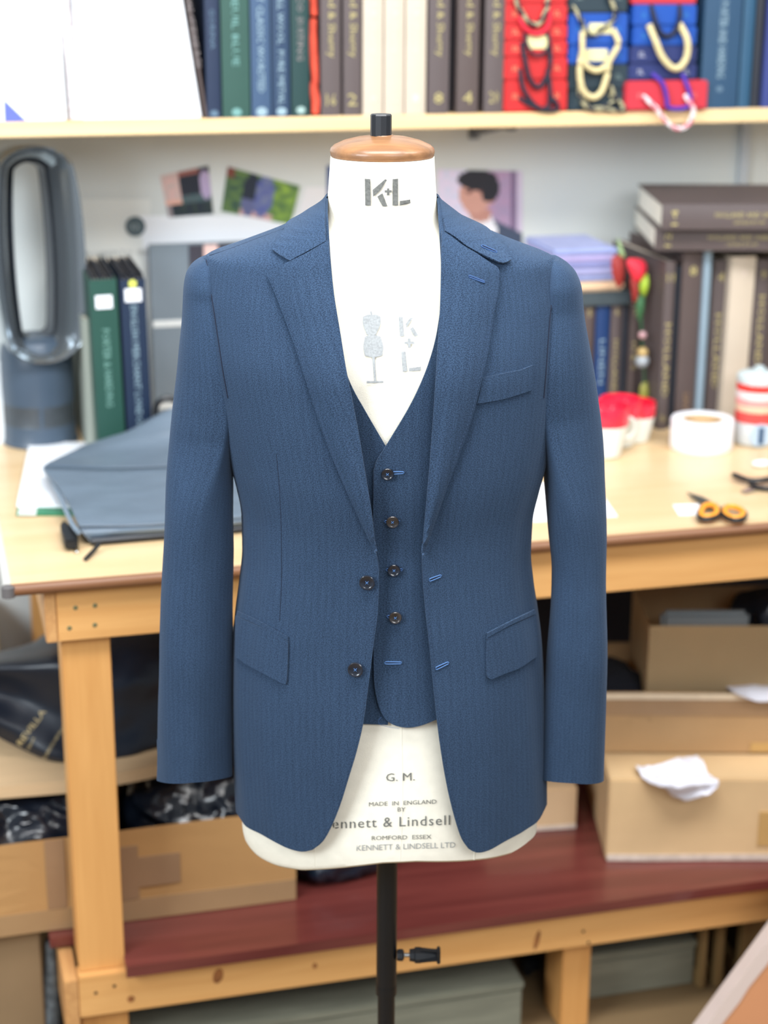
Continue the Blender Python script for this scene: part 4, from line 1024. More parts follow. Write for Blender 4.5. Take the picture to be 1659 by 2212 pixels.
hcord(S1[1], [(1126, 30), (1130, 55), (1150, 72), (1172, 70), (1186, 48), (1190, 20)], .0042, REDC, label='red cord handle')
hcord(S1[2], [(1136, 72), (1137, 92), (1148, 114), (1163, 120), (1178, 112), (1188, 92), (1186, 70)], .003, BLK, label='black cord handle', Y=YS-.009)
hcord(S1[3], [(1131, 92), (1134, 130), (1144, 170), (1160, 188), (1176, 176), (1188, 140), (1190, 96)], .0045, BLK, label='black cord handle')
hcord(S1[4], [(1126, 150), (1130, 190), (1150, 222), (1172, 236), (1186, 225), (1188, 190), (1186, 150)], .0042, BLK, label='black cord handle')
hcord(S1[5], [(1124, 212), (1150, 228), (1180, 238), (1206, 234), (1196, 216), (1188, 208)], .0042, BLK, label='black cord handle')
hcord(S2[0], [(1240, 14), (1252, 36), (1262, 62), (1280, 76), (1300, 62), (1322, 44), (1330, 25), (1318, 0), (1310, -20)], .0042, OLV, BLK, 'twisted olive and black cord handle')
hcord(S2[1], [(1262, 70), (1258, 100), (1262, 135), (1284, 152), (1306, 145), (1324, 118), (1336, 92), (1328, 64)], .0055, BEIGE, label='beige rope handle', Y=YS-.011)
hcord(S2[2], [(1262, 110), (1252, 150), (1258, 192), (1278, 210), (1298, 200), (1312, 160), (1318, 128)], .0058, BEIGE, label='beige rope handle', Y=YS-.014)
hcord(S2[3], [(1254, 170), (1254, 212), (1272, 234), (1300, 236), (1330, 238), (1350, 236), (1330, 210), (1316, 180), (1312, 158)], .004, OLV, BLK, 'twisted olive and black cord handle')
hcord(S2[4], [(1262, 214), (1275, 232), (1300, 232), (1326, 218), (1320, 204)], .0036, OLV, BLK, 'twisted olive and black cord handle')
hcord(S3[1], [(1410, 12), (1414, 40), (1424, 66), (1438, 78), (1456, 70), (1468, 40), (1472, 12)], .0044, BLK, label='black cord handle')
hcord(S3[2], [(1406, 54), (1416, 88), (1430, 122), (1452, 146), (1470, 144), (1484, 120), (1484, 84), (1472, 52)], .0062, BEIGE, label='beige rope handle', Y=YS-.013)
hcord(S3[4], [(1412, 160), (1430, 178), (1440, 210), (1444, 232), (1476, 234), (1492, 222), (1486, 190), (1478, 160)], .0042, VIO, label='violet cord handle', Y=YS-.018)
o = hcord(S3[5], [(1392, 208), (1412, 228), (1430, 252), (1450, 272), (1468, 278), (1488, 268), (1498, 240), (1492, 224), (1484, 206)], .0046, WHC, PNK, 'twisted white and pink cord handle hanging past the shelf edge', Y=YS-.022)

# ============================================================ ON THE BENCH, LEFT
def fan():
    c = atZ(92, 972, DESK); yb = c.y+.07
    cx = atY(92, 940, yb).x-.004; rb = .068
    R = empty('bladeless_fan', (cx, yb, DESK)); tag(R, 'dark grey bladeless fan with tall oval hoop at left of bench', 'fan')
    FANM = mat('fan_plastic', (70, 84, 100), .35, vary=.05); FANR = mat('fan_gloss_ring', (150, 158, 164), .14, metal=.8); FD = mat('fan_dark_rim', (28, 36, 50), .25)
    FG = mat('fan_grille', (84, 90, 96), .45, metal=.5, vary=.15, scale=300)
    zt = atY(92, 735, yb).z-DESK
    bm = bmesh.new(); lathe(bm, [(rb+.003, 0), (rb+.004, .004), (rb+.001, .010), (rb, .040)], 0, 0, 40); frombm('base', bm, R, FANM)
    bm = bmesh.new(); lathe(bm, [(rb, .040), (rb-.001, .044), (rb-.001, .076), (rb, .080)], 0, 0, 40); frombm('grille_band', bm, R, FG)
    bm = bmesh.new(); bbox(bm, -.003, .003, -rb-.0012, -rb+.004, .040, .080); frombm('grille_divider', bm, R, FANM)
    bm = bmesh.new(); lathe(bm, [(rb, .080), (rb+.001, .10), (rb+.001, .15), (rb-.002, zt-.012), (rb-.010, zt+.004), (rb-.03, zt+.012)], 0, 0, 40); frombm('body', bm, R, FANM)
    # hoop: stadium rings from the narrow throat to the wide front rim, turned to the right
    z0, z1 = atY(130, 762, yb).z-DESK, atY(90, 306, yb).z-DESK; H = (z1-z0)/2; zc = (z0+z1)/2
    th = math.radians(9); axn = Vector((math.sin(th), -math.cos(th), 0)); side = Vector((math.cos(th), math.sin(th), 0))
    def ring(w, h, dist, n=72):
        out = []
        for i in range(n):
            a = 2*math.pi*i/n; s, c_ = math.sin(a), math.cos(a)
            x = w*math.copysign(abs(c_)**.9, c_); z = (h-w)*math.copysign(min(1, abs(s)*1.6), s)+w*s
            out.append(side*x+Vector((0, 0, zc+z))+axn*(dist+.022))
        return out
    def loft(name, rings, m, label=None):
        bm = bmesh.new(); V = [[bm.verts.new(p) for p in r] for r in rings]; n = len(V[0])
        for a, b in zip(V, V[1:]):
            for i in range(n): bm.faces.new((a[i], a[(i+1) % n], b[(i+1) % n], b[i]))
        o = frombm(name, bm, R, m, True); return o
    W = .083
    loft('hoop', [ring(W-.050, H-.036, -.030), ring(W-.046, H-.033, -.010), ring(W-.030, H-.022, .025), ring(W-.008, H-.006, .058), ring(W, H, .064), ring(W+.001, H+.001, .058), ring(W-.002, H-.002, .0), ring(W-.008, H-.006, -.04), ring(W-.022, H-.018, -.060), ring(W-.046, H-.033, -.045), ring(W-.050, H-.036, -.030)], FANR)
    loft('throat_rim', [ring(W-.0520, H-.038, -.036), ring(W-.0485, H-.0345, -.032), ring(W-.0440, H-.030, .004), ring(W-.0475, H-.033, .008), ring(W-.0520, H-.038, -.036)], FD)
fan()
BL = 'files on the bench beside the fan'
def dbook(label, xl, xr, yb, yt, Y, m, texts, w_off=0, **k):
    x0, x1 = atY(xl, yb, Y).x, atY(xr, yb, Y).x; h = atY((xl+xr)/2, yt, Y).z-DESK
    tx = [(b, o, atY(xl, lo, Y).z-DESK, atY(xl, hi, Y).z-DESK, s, tm) for b, o, lo, hi, s, tm in texts]
    return book(label, x0+.0008, x1-.0008, Y, DESK+.0006, h, .27 if 'd' not in k else k['d'], m, tx, k.get('group', BL), ry=k.get('ry', 0))
YBK = 3.13
GF = mat('pale_green_foil2', (118, 160, 150), .5)
R1 = dbook('green standing file with white spine label, beside the fan', 212, 272, 935, 604, YBK, GREEN2, [('PORTER & HARDING', 'v', 880, 712, .013, GF)], ry=-.015)
R2 = dbook('navy standing file with white label and yellow dot', 275, 331, 930, 604, YBK, NAVY2, [('ENGLISH MERCHANT LONDON', 'v', 930, 660, .012, SI)], ry=-.012)
for R_, yy in ((R1, 652), (R2, 640)):
    zc = atY(240, yy, YBK).z-DESK; bm = bmesh.new(); bbox(bm, -.015, .015, -.0034, -.002, zc-.012, zc+.012, .0006); frombm('white_label', bm, R_, WHITE)
zc = atY(290, 613, YBK).z-DESK; bm = bmesh.new(); lathe(bm, [(.0072, 0), (.0072, .001)], 0, 0, 20, Matrix.Translation((0, -.0022, zc)) @ Matrix.Rotation(math.pi/2, 4, 'X')); frombm('yellow_sticker', bm, R2, mat('yellow_sticker', (214, 216, 96), .6))
# samples sticking out of the tops of the two files
for R_, sd in ((R1, 1), (R2, 5)):
    h = max(c.location.z for c in R_.children)+0; bm = bmesh.new(); hh = atY(240, 604, YBK).z-DESK
    for k in range(7): x = -.02+.0062*k; bbox(bm, x, x+.003, .01, .2, hh-.02, hh+.002+.006*abs(math.sin(k*2.1+sd)))
    frombm('cloth_samples', bm, R_, DARK)
dbook('thin grey-green folder between fan and green file', 187, 209, 905, 690, YBK+.06, mat('sage_folder', (150, 156, 146), .7), [], d=.24)
o = box('window_sill_box', atY(-120, 900, 3.3).x, atY(8, 900, 3.3).x, 3.3, 3.40, DESK+.0005, DESK+.16, mat('white_ledge', (226, 232, 236), .6)); o.name = 'white_carton'; tag(o, 'white carton at far left behind the fan', 'carton')
# papers and green sleeve under the garment bag
def flatpoly(name, pts, z, t, m, label, cat, group=None):
    P = [atZ(x, y, z) for x, y in pts]; c = sum(P, Vector())/len(P); bm = bmesh.new(); poly_prism(bm, [p-c for p in P], Vector((0, 0, -1)), t)
    o = frombm(name, bm, None, m); o.location = c; return tag(o, label, cat, group)
o = flatpoly('plastic_sleeve', [(34, 1112), (60, 1000), (220, 1000), (190, 1112)], DESK+.0025, .0018, mat('green_sleeve', (44, 132, 92), .4, vary=.3, scale=20), 'green plastic folder edge showing beneath the white papers', 'folder')
flatpoly('tag_slip', [(38, 1112), (46, 1080), (82, 1080), (78, 1113)], DESK+.0036, .0008, mat('pale_slip', (206, 214, 206), .6), 'pale slip on the green folder near bench corner', 'paper')
flatpoly('paper_sheet', [(36, 1090), (64, 955), (212, 955), (190, 1092)], DESK+.0085, .0045, WHITE, 'stack of white papers beside the grey garment bag', 'paper')

# grey garment bag, folded over on the bench
def cloth_grid(rows, sub=6, namp=.0, ns=10, seed=0):
    rr = [cr([(p.x, p.y, p.z) for p in r], 9e9) if False else r for r in rows]; n = len(rows[0]); m_ = len(rows)
    def cat(p0, p1, p2, p3, t): return ((2*p1)+(p2-p0)*t+(2*p0-5*p1+4*p2-p3)*t*t+(3*p1-p0-3*p2+p3)*t**3)*.5
    def along(L):
        out = []
        for i in range(len(L)-1):
            p0 = L[i-1] if i else L[0]*2-L[1]; p3 = L[i+2] if i+2 < len(L) else L[-1]*2-L[-2]
            for k in range(sub): out.append(cat(p0, L[i], L[i+1], p3, k/sub))
        out.append(L[-1]); return out
    A = [along(r) for r in rows]; B = [along([A[j][i] for j in range(m_)]) for i in range(len(A[0]))]
    W_, H_ = len(B), len(B[0]); vs = []
    for i in range(W_):
        for j in range(H_):
            p = B[i][j].copy()
            if namp: p += Vector((0, -.6, 1))*namp*noise.fractal(p*ns+Vector((seed, 0, 0)), 1.0, 2.0, 3)
            vs.append(p)
    fs = [(i*H_+j, i*H_+j+1, (i+1)*H_+j+1, (i+1)*H_+j) for i in range(W_-1) for j in range(H_-1)]
    return vs, fs
def clothobj(name, rows, m, parent=None, thick=.003, sub=6, namp=0, ns=10, seed=0, origin=None):
    vs, fs = cloth_grid(rows, sub, namp, ns, seed); c = origin or Vector((0, 0, 0))
    me = bpy.data.meshes.new(name); me.from_pydata([(p-c)[:] for p in vs], [], fs); me.update()
    if sum(p.normal.z*p.area for p in me.polygons) < 0: me.flip_normals()
    o = link(name, me, parent, m, True)
    if thick: md = o.modifiers.new('t', 'SOLIDIFY'); md.thickness = thick; md.offset = -1
    return o
BAGM = mat('grey_nylon', (98, 112, 126), .42, vary=.10, scale=12, bump=.1, bscale=40, stretch=(1, 3, 1))
def gbag():
    o0 = atZ(300, 1170, DESK); R = empty('garment_bag', o0); tag(R, 'grey nylon garment bag folded on the bench behind the left sleeve', 'bag')
    z = DESK
    r0 = [atZ(x, y, z+.004) for x, y in ((196, 1172), (300, 1163), (400, 1155), (530, 1143), (660, 1130))]
    r1 = [atZ(x, y, z+.026) for x, y in ((172, 1140), (300, 1138), (400, 1131), (530, 1120), (660, 1108))]
    r2 = [atZ(x, y, z+.034) for x, y in ((150, 1090), (290, 1090), (400, 1084), (530, 1076), (660, 1066))]
    r3 = [atZ(x, y, z+.040) for x, y in ((122, 1045), (270, 1045), (400, 1040), (530, 1032), (660, 1022))]
    r4 = [atZ(x, y, z+.046) for x, y in ((96, 1012), (240, 1016), (400, 1010), (530, 1002), (660, 992))]
    r5 = [atY(x, y, 3.02) for x, y in ((118, 992), (235, 982), (390, 965), (530, 950), (660, 940))]
    r6 = [atY(x, y, 3.06) for x, y in ((160, 972), (245, 958), (380, 920), (530, 900), (660, 890))]
    r7 = [atY(x, y, 3.10) for x, y in ((185, 962), (275, 932), (377, 882), (530, 850), (660, 840))]
    r8 = [Vector((p.x, p.y+.015, z+.01)) for p in r7]
    clothobj('bag_panel', [r0, r1, r2, r3, r4, r5, r6, r7, r8], BAGM, R, .004, 6, .0035, 9, 2, o0)
    bm = bmesh.new(); tube(bm, [p+Vector((0, -.006, .004))-o0 for p in r0], .006, 8); frombm('zip_edge', bm, R, mat('black_piping', (26, 32, 42), .4), True)
    bm = bmesh.new(); q = cr([tuple(p+Vector((0, -.002, .005))-o0) for p in r4], .01); tube(bm, q, .0022, 6); q = cr([tuple(p+Vector((0, -.001, .003))-o0) for p in r1], .01); tube(bm, q, .002, 6); frombm('piping', bm, R, mat('grey_piping', (74, 90, 106), .4), True)
    bm = bmesh.new(); a = [atZ(x, y, z+.03) for x, y in ((96, 1012), (128, 1070), (155, 1130), (170, 1150))]; tube(bm, cr([tuple(p-o0) for p in a], .01), .004, 8); frombm('side_binding', bm, R, mat('light_piping', (112, 128, 144), .4), True)
    # black strap end and zip pull at the corner
    q = [atZ(x, y, z+.02)-o0 for x, y in ((130, 1128), (140, 1122), (168, 1145), (168, 1165), (140, 1168), (133, 1150))]; bm = bmesh.new(); poly_prism(bm, q, Vector((0, 0, -1)), .016); bmesh.ops.bevel(bm, geom=bm.edges[:], offset=.003, segments=2, affect='EDGES'); frombm('strap_end', bm, R, BLACKP)
    bm = bmesh.new(); tube(bm, [atZ(215, 1175, z+.012)-o0, atZ(200, 1192, z+.006)-o0, atZ(184, 1208, z+.004)-o0], .0034, 8); frombm('zip_pull', bm, R, BLACKP, True)
    bm = bmesh.new(); tube(bm, cr([tuple(atZ(x, y, z+.004)-o0) for x, y in ((162, 1168), (160, 1185), (167, 1192), (169, 1180))], .004), .0012, 6); frombm('zip_ring', bm, R, STEEL, True)
    bm = bmesh.new(); c = atY(362, 885, 3.115)-o0; q = [c+Vector((.022*math.cos(a), 0, .022*math.sin(a))) for a in [math.pi*k/8 for k in range(9)]]; q = [q[0]-Vector((0, 0, .03))]+q+[q[-1]-Vector((0, 0, .03))]; tube(bm, q, .006, 8); frombm('carry_handle', bm, R, BLACKP, True)
gbag()

# ============================================================ ON THE BENCH, RIGHT
BR = 'brown and cream volumes on the right of the bench'
YR = 3.10
def rb_(label, xl, xr, yt, m, texts, dy=0.0, **k):
    return dbook(label, xl, xr, 928, yt, YR+dy, m, texts, group=BR, **k)
rb_('brown volume with pale top label, leftmost of the tall ones', 1419, 1441, 566, BROWN, [('HOLLAND', 'v', 860, 700, .012, GOLD), ('11', 'h', 610, 592, .014, GOLD), ('No', 'h', 912, 896, .010, GOLD)])
rb_('near-black volume between two brown ones, right of bench', 1442, 1454, 575, clothm('ink_bookcloth', (24, 34, 46)), [], .01)
rb_('tallest brown volume, left of the grey-blue one', 1455, 1498, 546, BROWN2, [('8', 'h', 598, 576, .016, GOLD), ('SAVILE', 'v', 915, 850, .012, mat('copper_foil', (140, 112, 82), .5))])
rb_('thin grey-blue volume standing among brown ones', 1500, 1516, 542, STEELB, [], -.008)
rb_('dark brown volume left of the cream one', 1519, 1552, 564, BROWN, [('HOLLAND', 'v', 840, 680, .012, GOLD), ('4', 'h', 610, 590, .012, GOLD)], .01)
rb_('cream volume, only pale thick one on the bench', 1553, 1605, 556, CREAM, [('3', 'h', 600, 586, .012, CREAMI)], -.01, ry=.012)
rb_('brown volume right of the cream one, by the jar', 1608, 1642, 562, BROWN, [('HOLLAND', 'v', 790, 640, .013, GOLD), ('9', 'h', 604, 586, .012, GOLD)])
rb_('brown volume at the frame\'s right edge behind jar', 1644, 1690, 560, BROWN2, [])
ztp = DESK+max(atY(1455, 546, YR).z-DESK, atY(1500, 542, YR-.008).z-DESK)+.004
def lying(label, z0, t, bl, ang, L=.345, D=.30, num='14'):
    """volume lying flat, spine to the room; bl: picture point of the lower left spine corner"""
    p = atZ(bl[0], bl[1], z0); R = empty('book', p, ang); tag(R, label, 'book', 'brown volumes lying on top of the row')
    bm = bmesh.new(); n = 6; prof = [(.006, 0)]+[(-.0022*math.sin(math.pi*i/n), t*i/n) for i in range(n+1)]+[(.006, t)]
    outer = [(D, 0)]+prof+[(D, t)]; inner = [(D, t-.0025), (.004, t-.0025), (.004, .0025), (D, .0025)]
    poly_prism(bm, [Vector((0, y, z)) for y, z in outer+inner], Vector((1, 0, 0)), L); frombm('cover', bm, R, BROWN)
    bm = bmesh.new(); bbox(bm, .003, L-.003, .0045, D-.004, .0027, t-.0027); o = frombm('pages', bm, R, mat('pale_pages', (226, 224, 212), .9, vary=.06, scale=30))
    flattext('spine_lettering', num, (.018+.012, -.0024, t*.18), (0, 0, 1), (-1, 0, 0), t*.62, .012, GOLD, R)
    flattext('spine_lettering', 'HOLLAND AND SHERRY', (.10, -.0024, t*.50), (1, 0, 0), (0, 0, 1), .13, t*.2, GOLD, R)
    flattext('spine_lettering', 'SAVILE ROW', (.135, -.0024, t*.24), (1, 0, 0), (0, 0, 1), .06, t*.12, GOLD, R)
    return R
tb = .043
lying('lower brown volume lying flat on the tall row', ztp, tb, (1414, 541), math.radians(-15), num='12')
lying('topmost brown volume lying flat with gold lettering', ztp+tb+.0015, tb+.004, (1428, 496), math.radians(-14), num='14')
o = box('paper_pad', *sorted((atZ(1400, 556, ztp-.006).x-.15, atZ(1400, 556, ztp-.006).x-.01)), YR+.02, YR+.2, ztp-.022, ztp-.016, mat('pale_card', (206, 212, 210), .7)); bpy.data.objects.remove(o)
# low row of small files with a tray and folded shirts on top
YQ = 3.20; BQ = 'small files under the shirt tray'
def q_(label, xl, xr, m, texts): return dbook(label, xl, xr, 905, 660, YQ, m, texts, group=BQ, d=.2)
q_('brown small file half hidden by the right sleeve', 1252, 1276, BROWN2, [('5', 'h', 685, 670, .008, GOLD)])
q_('blue small file under the tray with pale letters', 1278, 1308, BLUE, [('LINEN', 'v', 830, 735, .010, SI)])
q_('brown small file right of the blue one', 1310, 1334, BROWN, [('HOLLAND', 'v', 850, 735, .009, GOLD), ('6', 'h', 682, 668, .009, GOLD)])
q_('charcoal small file between two brown ones', 1335, 1349, DARK, [])
q_('brown small file nearest the artificial flower', 1350, 1372, BROWN2, [('H & S', 'v', 800, 740, .009, GOLD), ('7', 'h', 682, 668, .008, GOLD)])
zt = atY(1300, 660, YQ).z+.0012; x0, x1 = atY(1225, 640, YQ-.01).x, atY(1364, 640, YQ-.01).x; th = atY(1300, 632, YQ-.01).z-zt
o = box('tray', x0, x1, YQ-.012, YQ+.2, zt, zt+th, mat('dark_grey_tray', (62, 74, 80), .5), bev=.003); tag(o, 'dark grey tray carrying folded shirts on small files', 'tray')
zs = zt+th+.0008
o = box('folded_cloth', x0+.004, x1-.012, YQ-.006, YQ+.17, zs, zs+.019, mat('tan_cloth', (222, 190, 156), .85, vary=.04), bev=.006); tag(o, 'folded tan cloth on the tray under lavender shirts', 'cloth')
zs += .0198; sh = [(150, 158, 196), (168, 168, 204), (140, 144, 188), (176, 166, 204), (154, 164, 206)]
for k, c in enumerate(sh):
    bm = bmesh.new(); t = .0125; w0, w1 = x0-.03, x1-.014-.004*(k % 2)-.003*k; bbox(bm, w0-(w0+w1)/2, w1-(w0+w1)/2, -.09, .09, 0, t, .0055)
    for v in bm.verts: v.co.z += .0016*noise.noise(Vector((v.co.x*30, v.co.y*20, k)))*(1 if v.co.z > t/2 else 0)
    o = frombm('folded_shirt', bm, None, mat('lavender_cotton_%s' % 'abcde'[k], c, .9, vary=.06, scale=30), True); o.location = ((w0+w1)/2, YQ+.085, zs)
    tag(o, ['lavender-blue folded shirt at foot of pile', 'pale lilac folded shirt, second from foot of pile', 'deeper blue folded shirt at middle of pile', 'pinkish-lilac folded shirt, second from top of pile', 'light blue folded shirt on top of pile'][k], 'shirt', 'folded shirts on the tray'); zs += t+.0006
# artificial flower
def flower():
    c = atY(1388, 905, 3.16); c.z = DESK; R = empty('artificial_flower', c); tag(R, 'red artificial flower with green leaves between files and brown volumes', 'flower')
    P = lambda x, y, Y=3.15: atY(x, y, Y)-c
    bm = bmesh.new(); tube(bm, cr([tuple(v) for v in (Vector((0, 0, .001)), P(1392, 820), P(1386, 720), P(1384, 650), P(1380, 590))], .01), .0028, 8); frombm('stem', bm, R, mat('stem_green', (38, 80, 52), .6), True)
    def petal(name, pts, m, bulge=.01):
        a = [P(x, y) for x, y in pts]; cc = sum(a, Vector())/len(a)+Vector((0, -bulge, 0)); q = cr([tuple(v) for v in a], .008, True); bm = bmesh.new()
        V = [bm.verts.new(v) for v in q]; mid = [bm.verts.new(Vector(v)*.5+cc*.5+Vector((0, -bulge*.3, 0))) for v in q]; ce = bm.verts.new(cc); n = len(V)
        for i in range(n): bm.faces.new((V[i], V[(i+1) % n], mid[(i+1) % n], mid[i])); bm.faces.new((mid[i], mid[(i+1) % n], ce))
        o = frombm(name, bm, R, m, True); o.modifiers.new('t', 'SOLIDIFY').thickness = .001
    RD, R2_ = mat('bright_red_petal', (226, 46, 66), .6), mat('deep_red_petal', (142, 38, 34), .6); GL, G2 = mat('lime_leaf', (150, 178, 50), .6), mat('deep_leaf', (48, 96, 58), .6)
    petal('petal', [(1356, 560), (1392, 564), (1396, 590), (1378, 612), (1362, 592)], RD, .016)
    petal('petal', [(1322, 556), (1346, 556), (1348, 600), (1338, 622), (1324, 600)], R2_); petal('petal', [(1362, 600), (1378, 612), (1376, 650), (1368, 655)], R2_, .012)
    petal('leaf', [(1384, 600), (1398, 590), (1402, 610), (1394, 640), (1380, 630)], GL, .014); petal('leaf', [(1376, 640), (1392, 640), (1390, 680), (1380, 694), (1374, 670)], G2)
    petal('leaf', [(1334, 512), (1344, 540), (1352, 556), (1338, 552)], mat('sage_leaf', (150, 178, 130), .6)); petal('leaf', [(1384, 832), (1398, 824), (1402, 856), (1392, 876), (1382, 864)], mat('olive_leaf', (130, 128, 52), .6))
    for x, y, r, cc, nm in ((1388, 724, .008, (176, 138, 142), 'bead'), (1388, 762, .011, (176, 150, 96), 'bead'), (1387, 780, .0135, (150, 158, 164), 'bead')):
        bm = bmesh.new(); bmesh.ops.create_icosphere(bm, subdivisions=3, radius=r, matrix=Matrix.Translation(P(x, y, 3.13))); frombm(nm, bm, R, mat('bead_%d_%d' % (x, y), cc, .4, vary=.2, scale=80), True)
flower()
# mugs: white below, red glazed band above
MW = mat('white_glaze', (224, 230, 226), .25, coat=.3); MR = mat('red_glaze', (226, 34, 62), .3, coat=.3)
def mug(xc, yb, r, h, band, label, hd):
    p = atZ(xc, yb, DESK); p.y += r*.9; p.z = DESK; R = empty('mug', p); tag(R, label, 'mug', 'white mugs with red bands')
    bm = bmesh.new(); zb = h-band
    lathe(bm, [(r*.62, .0006), (r*.70, .003), (r*.74, h*.12), (r*.88, h*.40), (r*.98, zb)], 0, 0, 36); frombm('body', bm, R, MW)
    bm = bmesh.new(); lathe(bm, [(r*.98, zb), (r, zb+.004), (r, h-.002), (r*.985, h), (r*.95, h-.001), (r*.94, h-.012), (r*.2, h-.014)], 0, 0, 36); frombm('red_band', bm, R, MR)
    bm = bmesh.new(); q = [(r*.9*math.cos(hd)+k*math.cos(hd), r*.9*math.sin(hd)+k*math.sin(hd), z) for k, z in ((0, h*.68), (.018, h*.66), (.026, h*.5), (.018, h*.32), (-.004, h*.28))]; tube(bm, cr(q, .004), .0042, 8); frombm('handle', bm, R, MW, True)
mug(1322, 996, .043, .098, .036, 'white mug with red band, nearest to the right sleeve', .2); mug(1352, 972, .040, .092, .034, 'white mug with red band, behind the nearest one', 2.6); mug(1385, 962, .038, .078, .026, 'white mug with red band, farthest right of the three', 2.4)
bm = bmesh.new(); p = atZ(1356, 955, DESK); p.z = DESK
# roll of white tape
p = atZ(1543, 985, DESK); rr = .0595; p.y += rr; R = empty('tape_roll', (p.x, p.y, DESK)); tag(R, 'wide roll of white tape on the bench before the books', 'tape')
bm = bmesh.new(); hh = .058; lathe(bm, [(rr*.97, .0005), (rr, .004), (rr, hh*.33), (rr*.985, hh*.345), (rr, hh*.36), (rr, hh-.003), (rr*.97, hh), (.040, hh), (.038, hh-.004), (.038, .001)], 0, 0, 48); frombm('roll', bm, R, mat('white_tape', (240, 242, 248), .5))
bm = bmesh.new(); lathe(bm, [(.0375, .001), (.0375, hh-.002), (.034, hh-.002), (.034, .001)], 0, 0, 40); frombm('core', bm, R, CARD)
# glass jar with striped label
p = atZ(1650, 968, DESK); rr = .040; p.y += rr; R = empty('storage_jar', (p.x, p.y, DESK)); tag(R, 'jar with red striped wrap and pale lid at right edge', 'jar')
H_ = atY(1650, 800, p.y-rr).z-DESK
def band(name, z0, z1, r, m, **k): bm = bmesh.new(); lathe(bm, [(r-.001, z0), (r, z0+.001), (r, z1-.001), (r-.001, z1)], 0, 0, 40); frombm(name, bm, R, m)
CLR = mat('clear_plastic', (208, 214, 216), .2, coat=.4)
bm = bmesh.new(); lathe(bm, [(rr*.9, .0005), (rr, .004), (rr, H_*.80), (rr*.96, H_*.82)], 0, 0, 40); frombm('jar_body', bm, R, CLR)
for a, b, c in ((.30, .44, (214, 74, 70)), (.44, .52, (224, 190, 160)), (.52, .60, (228, 150, 146)), (.60, .70, (232, 214, 214)), (.70, .79, (220, 52, 44))): band('wrap_stripe', H_*a, H_*b, rr+.0012, mat('wrap_%d' % int(a*100), c, .4))
bm = bmesh.new(); lathe(bm, [(rr+.001, H_*.805), (rr+.001, H_*.88), (rr*.9, H_*.91), (rr*.5, H_*.93), (.008, H_*.95), (.010, H_*.985), (.004, H_)], 0, 0, 30); frombm('jar_lid', bm, R, mat('pale_lid', (196, 208, 210), .4))
bm = bmesh.new(); lathe(bm, [(.022, 0), (.022, .0012)], 0, 0, 30, Matrix.Translation((-.010, -rr-.001, H_*.17)) @ Matrix.Rotation(math.pi/2, 4, 'X')); frombm('round_label', bm, R, mat('pale_blue_label', (176, 196, 216), .5))
bm = bmesh.new(); bbox(bm, -.014, -.004, -rr-.004, -rr-.0022, H_*.06, H_*.27); frombm('blue_stripe', bm, R, mat('dark_blue_print', (44, 76, 110), .5))
# scissors
def scissors():
    o0 = atZ(1548, 1100, DESK); R = empty('scissors', o0); tag(R, 'scissors with orange and black loop handles lying on bench', 'scissors')
    P = lambda x, y, z=.006: atZ(x, y, DESK+z)-o0
    OR = mat('orange_grip', (242, 158, 42), .45); ST = mat('dark_blade', (84, 88, 88), .3, metal=.8)
    for k, (tip, s) in enumerate((((1484, 1066), 0), ((1492, 1070), .003))):
        bm = bmesh.new(); a = [P(*tip, .004+s), P(tip[0]+34, tip[1]+10, .004+s), P(1560, 1100, .004+s), P(1548, 1106, .004+s), P(tip[0]+20, tip[1]+14, .004+s)]; poly_prism(bm, a, Vector((0, 0, 1)), .0025); frombm('blade', bm, R, ST)
    for nm, pts, c in (('handle_loop', [(1510, 1108), (1520, 1092), (1540, 1090), (1553, 1102), (1548, 1116), (1530, 1122), (1513, 1120)], 0), ('handle_loop', [(1560, 1104), (1572, 1094), (1596, 1098), (1610, 1110), (1604, 1122), (1584, 1124), (1566, 1116)], 0)):
        q = [tuple(P(x, y, .010)) for x, y in pts]; bm = bmesh.new(); tube(bm, cr(q, .005, True), .0042, 10, True); frombm(nm, bm, R, BLACKP, True)
        cc = Vector((0, 0, 0))
        for v in q: cc += Vector(v)
        cc /= len(q); q2 = [tuple(cc+(Vector(v)-cc)*.80+Vector((0, 0, .002))) for v in q]; bm = bmesh.new(); tube(bm, cr(q2, .005, True), .0048, 10, True); frombm('grip_lining', bm, R, OR, True)
    bm = bmesh.new(); tube(bm, cr([tuple(P(1535, 1090, .009)), tuple(P(1552, 1100, .010)), tuple(P(1562, 1112, .010)), tuple(P(1572, 1118, .010))], .004), .0040, 8); frombm('shank', bm, R, BLACKP, True)
    bm = bmesh.new(); lathe(bm, [(.005, 0), (.005, .003), (.003, .004)], 0, 0, 16, Matrix.Translation(P(1550, 1100, .009))); frombm('pivot', bm, R, BLACKM, True)
scissors()
o = flatpoly('price_tag', [(1453, 1090), (1512, 1088), (1508, 1112), (1466, 1112)], DESK+.0012, .0010, WHITE, 'small white tag beside the orange scissors', 'tag')
flattext('lettering', '24', Vector((-.008, -.006, .0002)), (1, 0, 0), (0, 1, 0), .018, .011, GREYI, o)
flatpoly('paper_sheet', [(1130, 1040), (1290, 1052), (1334, 1115), (1128, 1128)], DESK+.0012, .0010, WHITE, 'white paper sheet on the bench behind the right sleeve', 'paper')
